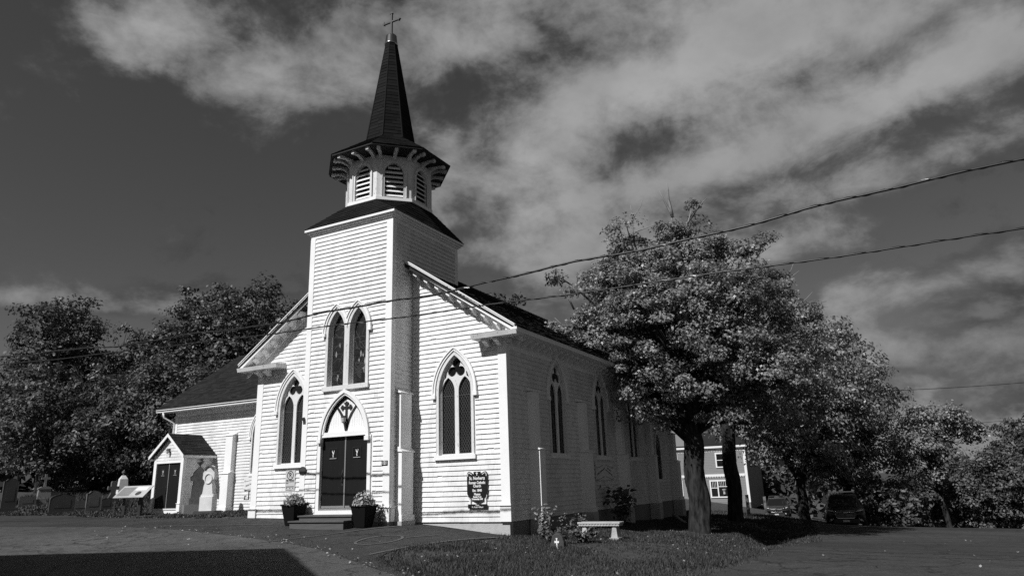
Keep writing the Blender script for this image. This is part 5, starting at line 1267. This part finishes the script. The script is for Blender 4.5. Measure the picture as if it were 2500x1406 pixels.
def obelisk(t, fr, mt):
    boxes('step', mt, t, fr, (-.5, .5, -.5, .5, -.15, .20)); boxes('step', mt, t, fr, (-.4, .4, -.4, .4, .201, .42))
    m = MB(); q = [(-1, 1), (1, 1), (1, -1), (-1, -1)]
    m.hexa([fr.p(a*.30, b*.30, .421) for a, b in q], [fr.p(a*.33, b*.33, .62) for a, b in q]); m.hexa([fr.p(a*.33, b*.33, .621) for a, b in q], [fr.p(a*.26, b*.26, 1.62) for a, b in q]); m.hexa([fr.p(a*.26, b*.26, 1.621) for a, b in q], [fr.p(a*.10, b*.10, 1.88) for a, b in q]); m.build('shaft', mt, t)
    c = fr.p(0, 0, 1.88); m = MB(); m.lathe(c, [(.09, 0), (.05, .05), (.06, .10), (.14, .18), (.15, .24), (.10, .29), (.12, .31), (.03, .36), (.01, .42)], 12); m.build('urn', 'granite_mid', t, smooth=True)
stone('headstone', 'white tapering obelisk topped by an urn', -37.6, 17.1, 'marble', obelisk, ro)
def darkmon(t, fr, mt):
    boxes('base', 'granite', t, fr, (-.55, .55, -.4, .4, -.15, .42)); boxes('step', mt, t, fr, (-.36, .36, -.3, .3, .421, .68))
    half = [(.28, .681), (.26, 1.25), (.22, 1.30), (.22, 1.42), (.34, 1.45), (.36, 1.62), (.26, 1.70), (.26, 1.80), (.14, 1.95), (.06, 2.02)]
    m = MB(); m.plate(fr, half + [(-x, z) for x, z in reversed(half)], [], -.15, .15); m.build('stele', mt, t, bevel=.01)
    m = MB(); m.lathe(fr.p(0, 0, 2.02), [(.09, 0), (.05, .06), (.06, .12), (.16, .22), (.17, .28), (.10, .32), (.15, .36), (.15, .41), (.05, .43)], 12); m.build('urn', mt, t, smooth=True)
stone('grave_monument', 'dark weathered monument with an urn on top beside the porch', DKX, 5.9, 'granite_mid', darkmon, 1.0)
def whitemon(t, fr, mt):
    boxes('base', 'granite_dark', t, fr, (-.48, .48, -.3, .3, -.15, .14)); boxes('pedestal', mt, t, fr, (-.29, .29, -.2, .2, .141, .72))
    half = [(.29, .721), (.30, .80), (.24, .86), (.22, 1.0), (.20, 1.20), (.16, 1.30), (.16, 1.42), (.24, 1.44), (.27, 1.52), (.27, 1.74), (.22, 1.80), (.20, 1.86), (.14, 1.88), (.11, 1.99), (.0, 2.03)]
    m = MB(); m.plate(fr, half + [(-x, z) for x, z in reversed(half[:-1])], [], -.13, .13); m.build('stele', mt, t, bevel=.012)
    m = MB(); m.plate(fr, [(.18*math.cos(k*math.pi/12), 1.48+.22*math.sin(k*math.pi/12)) for k in range(24)], [[(.15*math.cos(k*math.pi/12), 1.48+.19*math.sin(k*math.pi/12)) for k in range(24)]], .13, .165); m.build('oval_frame', mt, t)
    m = MB(); ribbon(m, fr, [(-.2, 1.86), (-.12, 1.97), (0, 2.03), (.12, 1.97), (.2, 1.86)], .03, .13, .18); m.build('crest', 'granite_mid', t)
stone('grave_monument', 'white marble monument with an oval medallion in front of the wing', WHX, 5.2, 'marble', whitemon, .35)
# interpretive panel
def info():
    A = Vector((-19.1, 5.35, 0)); U = Vector((.95, .31, 0)).normalized(); Wd = Vector((.31, -.95, 0)).normalized(); z = g1(A.x, A.y); t = thing('information_panel', (A.x, A.y, z), 'slanted information panel on two dark posts in front of the porch', 'panel')
    fr = Fr((A.x, A.y, z), U, Wd)
    for s in (-.40, .42): boxes('post', 'black_paint', t, fr, (s-.07, s+.07, -.07, .07, -.2, .92))
    m = MB(); c = [(-.78, .36, .86), (.78, .36, .86), (.78, -.36, 1.36), (-.78, -.36, 1.36)]
    m.hexa([fr.p(u, w, zz-.03) for u, w, zz in c], [fr.p(u, w, zz) for u, w, zz in c]); b = m.build('panel', 'concrete', t)
    def pt(u, v, off=.003): f = (v+.36)/.72; return fr.p(u, .36-.72*f, .86+.50*f+off)
    m = MB(); m.add([pt(*q) for q in ((-.70, -.28), (-.05, -.28), (-.05, .26), (-.70, .26))], [(0, 1, 2, 3)]); m.build('text_block', 'granite', b)
    m = MB(); m.add([pt(*q) for q in ((.02, .05), (.60, .05), (.60, .28), (.02, .28))], [(0, 1, 2, 3)]); m.build('picture', 'banner', b)
    m = MB(); m.add([pt(.35+.14*math.cos(k*.524), -.14+.13*math.sin(k*.524), .004) for k in range(12)], [tuple(range(12))]); m.build('portrait', 'granite_dark', b)
    m = MB()
    for k in range(9): m.add([pt(*q, .005) for q in ((-.66, -.25+k*.056), (-.09, -.25+k*.056), (-.09, -.235+k*.056), (-.66, -.235+k*.056))], [(0, 1, 2, 3)])
    m.build('text_lines', 'dark_concrete', b)
info()

# ---- overhead wires
def wire(pts, r, label, material='wire', wrap=False, name='overhead_wire'):
    t = thing(name, pts[len(pts)//2], label, 'wire', 'overhead wires'); m = MB(); m.tube(pts, r, 6); c = m.build('cable', material, t, smooth=True)
    if wrap:
        m = MB(); n = len(pts)
        for i in range(n-1):
            a, b = Vector(pts[i]), Vector(pts[i+1]); k = 10
            for j in range(k):
                p = a.lerp(b, j/k); ph = (i*k+j)*.55; m.v.append((p.x, p.y+(r+.004)*math.cos(ph), p.z+(r+.004)*math.sin(ph)))
        pts2 = m.v; m2 = MB(); m2.tube(pts2, .006, 4); m2.build('wrapping', 'wire_wrap', t)
P1 = [(x, -3.66, .0025*x*x-.0053*x+4.80+.035*math.sin(x*1.1)+.015*math.sin(x*2.7)) for x in np.arange(-40, 28.1, .5)]
P2 = [(x, -3.82, .00063*x*x-.0328*x+4.437+.012*math.sin(x*1.4)) for x in np.arange(-40, 28.1, .5)]
wire(P1, .022, 'upper thick cable crossing in front of the church and the maple', wrap=True); wire(P2, .015, 'lower thin cable crossing in front of the church and the maple', wrap=True)
def span(a, b, sag, r, lb):
    a, b = Vector(a), Vector(b); wire([tuple(a.lerp(b, i/16)-Vector((0, 0, sag*4*(i/16)*(1-i/16)))) for i in range(17)], r, lb)
span((8.0, 32.0, 5.6), (28, 42, 6.3), .35, .018, 'single wire high over the right-hand trees'); span((6, 40.0, 3.75), (21.7, 48, 3.95), .2, .016, 'wire running to the pole crossarm above the right-hand trees')
span((6.0, 45.5, 2.5), (26, 36.2, .35), .25, .018, 'upper of two low wires in front of the right-hand trees'); span((6.0, 45.7, 2.2), (26, 36.3, .08), .25, .018, 'lower of two low wires in front of the right-hand trees')
px, py = 21.9, 48.1; pz = g1(px, py); t = thing('utility_pole', (px, py, pz), 'wooden utility pole with a crossarm at the right edge', 'utility pole')
m = MB(); m.tube([(px, py, pz-.5), (px, py, 4.3)], [.16, .12], 10); m.build('pole', 'bark', t, smooth=True); boxes('crossarm', 'bark', t, WORLD, (px-1.2, px+1.2, py-.19, py-.13, 3.68, 3.80))
for dx in (-1.0, -.5, .5, 1.0): m = MB(); m.lathe((px+dx, py-.16, 3.80), [(.02, 0), (.05, .04), (.03, .09), (.05, .13), (.02, .16)], 8); m.build('insulator', 'granite_dark', t)
m = MB(); m.tube([(px-.8, py-.2, 3.68), (px, py-.16, 3.0)], .02); m.tube([(px+.8, py-.2, 3.68), (px, py-.16, 3.0)], .02); m.build('brace', 'dark_metal', t)

# ---- house behind the trees
def house():
    Y = 61.0; fr = Fr((0, Y, 0), (1, 0, 0), (0, -1, 0)); g = g1(-4, 60.5); t = thing('house', (-5, Y, g), 'two storey dark shingled house with white trim behind the maples', 'house')
    x0, x1 = -14.5, -.9; z1 = 3.5
    w = boxes('wall', 'house_shingle', t, WORLD, (x0, x1, Y, Y+9, g-.6, z1))
    for k in range(34):
        z = g+.05+k*.165
        if z > z1-.25: break
        boxes('shingle_course', 'house_shingle', w, fr, (x0+.2, x1-.2, .001, .03, z, z+.155))
    boxes('corner_board', 'house_white', t, fr, (x1-.22, x1+.04, .0, .05, g, z1)); boxes('corner_board', 'house_white', t, Fr((x1, 0, 0), (0, 1, 0), (1, 0, 0)), (Y+.0, Y+.2, .001, .04, g, z1))
    boxes('belt_course', 'house_white', t, fr, (x0, x1-.23, .031, .12, .60, .80)); m = MB()
    for k in range(78): m.add([fr.p(x0+.1+k*.17, .125, .60), fr.p(x0+.24+k*.17, .125, .60), fr.p(x0+.17+k*.17, .125, .45), fr.p(x0+.1+k*.17, .09, .60), fr.p(x0+.24+k*.17, .09, .60), fr.p(x0+.17+k*.17, .09, .45)], [(0, 2, 1), (3, 4, 5), (0, 3, 5, 2), (1, 2, 5, 4)])
    tag(m.build('scalloped_trim', 'house_white', t), kind='stuff')
    boxes('cornice', 'house_white', t, fr, (x0-.3, x1+.3, .031, .35, z1-.02, z1+.18)); boxes('frieze_board', 'house_white', t, fr, (x0, x1-.23, .031, .06, z1-.30, z1-.03)); m = MB()
    for k in range(78): m.add([fr.p(x0+.1+k*.17, .065, z1-.30), fr.p(x0+.24+k*.17, .065, z1-.30), fr.p(x0+.17+k*.17, .065, z1-.43), fr.p(x0+.1+k*.17, .04, z1-.30), fr.p(x0+.24+k*.17, .04, z1-.30), fr.p(x0+.17+k*.17, .04, z1-.43)], [(0, 2, 1), (3, 4, 5), (0, 3, 5, 2), (1, 2, 5, 4)])
    tag(m.build('scalloped_trim', 'house_white', t), kind='stuff')
    # pediment gable on the left part and hipped main roof with a railed deck
    gx0, gx1, gz = -13.6, -6.0, 7.9; gc = (gx0+gx1)/2
    m = MB(); m.plate(fr, [(gx0, z1+.18), (gx1, z1+.18), (gc, z1+.18+(gx1-gc)*.86)], [], -.3, .12); gb = m.build('gable', 'house_shingle', t)
    for s in (-1, 1):
        xe = gc+s*(gx1-gc+.35); za = z1+.14; zb = z1+.18+(gx1-gc)*.86+.2
        m = MB(); m.hexa([fr.p(xe, .121, za), fr.p(gc, .121, zb-.02), fr.p(gc, .40, zb-.02), fr.p(xe, .40, za)], [fr.p(xe, .121, za+.30), fr.p(gc, .121, zb+.28), fr.p(gc, .40, zb+.28), fr.p(xe, .40, za+.30)]); m.build('rake_board', 'house_white', gb)
        m = MB(); m.hexa([fr.p(xe, .42, za+.30), fr.p(gc, .42, zb+.28), fr.p(gc, -5, zb+.28), fr.p(xe, -5, za+.30)], [fr.p(xe, .42, za+.36), fr.p(gc, .42, zb+.34), fr.p(gc, -5, zb+.34), fr.p(xe, -5, za+.36)]); m.build('gable_roof', 'roof_shingle', gb)
    m = MB(); e = .35; zt = 6.3; m.hexa([(x0-e, Y-e, z1+.181), (x1+e, Y-e, z1+.181), (x1+e, Y+9+e, z1+.181), (x0-e, Y+9+e, z1+.181)], [(x0+3.2, Y+3.2, zt), (x1-3.2, Y+3.2, zt), (x1-3.2, Y+5.8, zt), (x0+3.2, Y+5.8, zt)]); rf = m.build('roof', 'roof_shingle', t)
    boxes('roof_deck_trim', 'house_white', rf, WORLD, (x0+3.1, x1-3.1, Y+3.1, Y+5.9, zt, zt+.12))
    for k in range(17): boxes('baluster', 'house_white', rf, WORLD, (x0+3.2+k*.45, x0+3.27+k*.45, Y+3.15, Y+3.22, zt+.121, zt+.80))
    boxes('top_rail', 'house_white', rf, WORLD, (x0+3.1, x1-3.1, Y+3.12, Y+3.25, zt+.801, zt+.88))
    def win(u0, u1, z0, zz, name='window', n=1):
        wn = boxes(name, 'house_white', t, fr, (u0, u1, .031, .10, zz-.14, zz), (u0, u1, .031, .12, z0, z0+.12), (u0, u0+.14, .031, .10, z0+.121, zz-.141), (u1-.14, u1, .031, .10, z0+.121, zz-.141)); w = u1-u0
        if n == 1:
            boxes('pane', 'glass', wn, fr, (u0+.141, u1-.141, .031, .05, z0+.121, zz-.141)); boxes('meeting_rail', 'house_white', wn, fr, (u0+.141, u1-.141, .051, .075, (z0+zz)/2-.03, (z0+zz)/2+.03))
        else:
            for a, b, full in ((.141, .27*w, 0), (.27*w+.12, .73*w-.12, 1), (.73*w, w-.141, 0)):
                boxes('pane', 'glass', wn, fr, (u0+a, u0+b, .031, .05, z0+.121, zz-.141))
                zr = z0+(zz-z0)*(.62 if full else .55); boxes('meeting_rail', 'house_white', wn, fr, (u0+a, u0+b, .051, .08, zr-.03, zr+.03)); m = MB()
                for k in range(1, 4 if not full else 6): u = a+(b-a)*k/(4 if not full else 6); m.box(fr, u0+u-.015, u0+u+.015, .051, .07, zr+.031, zz-.142)
                m.build('glazing_bars', 'house_white', wn)
            for a in (.27*w, .73*w-.12): boxes('mullion', 'house_white', wn, fr, (u0+a+.001, u0+a+.119, .031, .10, z0+.121, zz-.141))
            c = fr.p((u0+u1)/2, .03, z0+.35); m = MB(); m.lathe((c[0], c[1]-.09, c[2]), [(.12, 0), (.10, .25), (.2, .42), (.22, .5), (.1, .52)], 8); tag(m.build('window_lamp', 'concrete'), 'pale lamp standing in the front window of the house', 'lamp')
    win(-4.85, -1.95, g+.50, .22, n=3); win(-4.0, -2.75, 1.45, 3.0); win(-9.0, -8.0, 1.5, 3.1); win(-9.2, -8.2, g+.6, .2)
    d = boxes('door', 'house_white', t, fr, (-8.9, -8.75, .031, .10, g+.3, .3), (-7.85, -7.7, .031, .10, g+.3, .3), (-8.9, -7.7, .031, .12, .301, .45)); boxes('door_leaf', 'granite_mid', d, fr, (-8.749, -7.851, .031, .05, g+.3, .3)); boxes('pane', 'glass', d, fr, (-8.6, -8.0, .0505, .06, -.9, .1))
    boxes('letter_box', 'dark_metal', t, fr, (-7.3, -6.7, .031, .12, -1.0, -.75)); boxes('foundation', 'dark_concrete', t, fr, (x0+.05, x1-.05, .001, .02, g-.6, g+.04))
house()

# ---- vehicles
def car(name, label, x, y, yaw, paint, chrome='bright_metal'):
    z = min(g1(x+dx, y+dy) for dx in (-.8, .8) for dy in (0, 1, 3.2))+.03; t = thing(name, (0, 0, 0), label, 'car', 'parked vehicles'); L, Hh = 4.9, 1.72
    # sections along the length (front at y=0): y, half width low, half width belt, z low, z belt
    S = [(0.02, .62, .66, .34, .70), (.10, .80, .84, .26, .86), (.35, .90, .92, .24, .98), (.9, .95, .95, .24, 1.04), (1.35, .955, .945, .24, 1.07), (2.4, .96, .94, .24, 1.08), (3.6, .96, .94, .25, 1.09), (4.5, .93, .92, .28, 1.10), (4.85, .84, .86, .34, 1.05)]
    m = MB(); n = 12
    for yy, a, b, zl, zh in S:
        for u, w in ((-a*.86, zl), (-a, zl+.12), (-a*1.0, zl+.35), (-b*1.0, (zl+zh)/2+.12), (-b*.97, zh-.08), (-b*.86, zh), (b*.86, zh), (b*.97, zh-.08), (b, (zl+zh)/2+.12), (a, zl+.35), (a, zl+.12), (a*.86, zl)): m.v.append((u, yy, w))
    m.f += [(i*n+k, i*n+(k+1) % n, (i+1)*n+(k+1) % n, (i+1)*n+k) for i in range(len(S)-1) for k in range(n)]; m.f += [tuple(range(n)), tuple(range((len(S)-1)*n, len(S)*n))[::-1]]
    body = m.build('body', paint, t, smooth=True)
    G = [(1.30, .80, 1.04, .80, 1.04), (2.05, .80, 1.07, .66, 1.58), (2.6, .80, 1.07, .64, 1.66), (3.6, .80, 1.07, .63, 1.65), (4.3, .79, 1.08, .60, 1.55), (4.8, .76, 1.06, .70, 1.10)]; m = MB(); n = 6
    for yy, a, za, b, zb in G:
        for u, w in ((-a, za-.03), (-(a+b)/2-.02, (za+zb)/2), (-b, zb), (b, zb), ((a+b)/2+.02, (za+zb)/2), (a, za-.03)): m.v.append((u, yy, w))
    m.f += [(i*n+k, i*n+(k+1) % n, (i+1)*n+(k+1) % n, (i+1)*n+k) for i in range(len(G)-1) for k in range(n)]; m.build('cabin', paint, t, smooth=True)
    m = MB(); m.add([(-.74, 1.36, 1.075), (.74, 1.36, 1.075), (.62, 2.0, 1.555), (-.62, 2.0, 1.555)], [(0, 1, 2, 3)]); ws = m.build('windscreen', 'glass', t)
    for v in ws.data.vertices: v.co.y -= .012; v.co.z += .012
    for s in (-1, 1):
        m = MB(); m.add([(s*.775, 1.75, 1.12), (s*.79, 4.0, 1.13), (s*.665, 3.9, 1.56), (s*.685, 2.25, 1.56)], [(0, 1, 2, 3)])
        sw = m.build('side_window', 'glass', t)
        for v in sw.data.vertices: v.co.x += s*.025
        m = MB(); m.hexa([(s*.99, 1.62, 1.02), (s*1.20, 1.60, 1.04), (s*1.20, 1.74, 1.04), (s*.99, 1.78, 1.02)], [(s*.99, 1.62, 1.14), (s*1.18, 1.60, 1.19), (s*1.18, 1.74, 1.19), (s*.99, 1.78, 1.14)]); mi = m.build('mirror', paint, t, smooth=False, bevel=.02)
        hl = MB(); hl.add([(s*.52, .07, .86), (s*.82, .16, .90), (s*.90, .40, .965), (s*.60, .12, .93)], [(0, 1, 2, 3)]); h = hl.build('headlight', 'lamp_glass', t)
        for v in h.data.vertices: v.co.y -= .045
        m = MB(); m.lathe((0, 0, 0), [(.055, 0), (.05, .02), (.02, .025)], 10); fo = m.build('fog_lamp', 'lamp_glass', t); fo.matrix_world = Matrix.Translation((s*.70, .045, .46)) @ Matrix.Rotation(R(90), 4, 'X')
        m = MB(); m.tube([(s*.60, .01, .55), (s*.66, .0, .43), (s*.80, .06, .40)], .012, 5); m.build('bumper_trim', chrome, t)
        m = MB(); m.tube([(s*.60, 2.2, 1.70), (s*.60, 2.4, 1.74), (s*.60, 4.0, 1.73), (s*.60, 4.2, 1.66)], .018, 6); m.build('roof_rail', chrome, t)
        for yy in (.92, 3.85):
            wh = MB(); wh.lathe((0, 0, -.12), [(.26, 0), (.34, .02), (.36, .06), (.36, .18), (.34, .22), (.26, .24)], 20); w = wh.build('wheel', 'tyre', t, smooth=True); w.matrix_world = Matrix.Translation((s*.84, yy, .36)) @ Matrix.Rotation(R(90), 4, 'Y')
            rm = MB(); rm.lathe((0, 0, .10*s), [(.25, 0), (.24, .02*s), (.06, .035*s)], 12); r_ = rm.build('rim', 'car_silver', w)
    gr = MB(); P = [(-.50, .72), (-.42, .80), (.42, .80), (.50, .72), (.46, .60), (.38, .54), (-.38, .54), (-.46, .60)]
    gr.add([(u, -.005+.05*abs(u), w) for u, w in P], [tuple(range(8))]); g = gr.build('grille', 'black_paint', t)
    m = MB(); m.tube([(u, -.02+.05*abs(u), w) for u, w in P+[P[0]]], .014, 6); m.build('grille_surround', chrome, g)
    for w in (.60, .66, .72): m = MB(); m.tube([(-.45, .008, w), (0, -.018, w), (.45, .008, w)], .007, 4); m.build('grille_bar', chrome, g)
    m = MB(); m.tube([(-.50, .045, .865), (-.40, .02, .83), (0, -.01, .825), (.40, .02, .83), (.50, .045, .865)], .013, 5); m.tube([(-.46, .06, .90), (0, .01, .895), (.46, .06, .90)], .009, 5); m.build('chrome_strip', chrome, g)
    m = MB(); m.box(WORLD, -.09, .09, -.035, -.022, .795, .83); m.build('badge', chrome, g)
    m = MB(); m.box(WORLD, -.155, .155, -.03, -.01, .36, .46); m.build('number_plate', 'sign_grey', t)
    m = MB(); m.box(WORLD, -.60, .60, .012, .05, .30, .50); m.build('lower_intake', 'black_paint', t)
    m = MB(); m.box(WORLD, -.62, .62, 2.42, 2.47, 1.76, 1.79); m.box(WORLD, -.62, .62, 3.4, 3.45, 1.76, 1.79); m.build('roof_bar', chrome, t)
    t.location = (x, y, z); t.rotation_euler = (0, 0, yaw)
    return t
car('parked_car', 'dark sport utility car facing the camera under the trees', 10.1, 24.8, R(4), 'car_paint')
car('parked_car', 'dark vehicle half hidden under branches beside the wooden post', 3.6, 46.5, R(5), 'car_paint')

# ---- the house across the street, behind the camera, whose shadow falls on the asphalt
def neighbour():
    g = -.9; t = thing('street_house', (-14, -17, g), 'tall house across the street casting its shadow on the asphalt', 'house')
    ze, zr = 7.0, 10.6; EV = [(2.5, -14.75), (-27.5, -23.6), (-22, -33), (5.5, -25)]
    m = MB(); m.hexa([(x, y, ze) for x, y in EV][::-1], [(x, y, ze+.15) for x, y in EV][::-1]); m.build('eave', 'house_white', t)
    W_ = [(1.9, -15.3), (-26.6, -23.8), (-21.6, -32.4), (5.0, -24.6)]; m = MB(); m.hexa([(x, y, g-.3) for x, y in W_][::-1], [(x, y, ze-.001) for x, y in W_][::-1]); m.build('wall', 'house_white', t)
    A, B = (-2.55, -14.55, zr), (-24.7, -24.4, zr); m = MB(); E4 = [(x, y, ze+.151) for x, y in EV]
    m.add(E4+[A, B], [(0, 4, 5, 1), (1, 5, 2), (2, 5, 4, 3), (3, 4, 0), (0, 1, 2, 3)]); m.build('roof', 'roof_shingle', t)
    U = Vector((-28.5, -8.5, 0)).normalized(); fr = Fr((1.9, -15.3, 0), U, (U.y, -U.x, 0) if Vector((U.y, -U.x, 0)).y > 0 else (-U.y, U.x, 0))
    for k in range(8):
        for z in (.6, 3.8):
            u = 2+k*3.4; wn = boxes('window', 'house_white', t, fr, (u-.1, u+1.1, .001, .05, z-.1, z)); boxes('pane', 'glass', wn, fr, (u, u+1.0, .001, .03, z+.001, z+1.5))
neighbour()
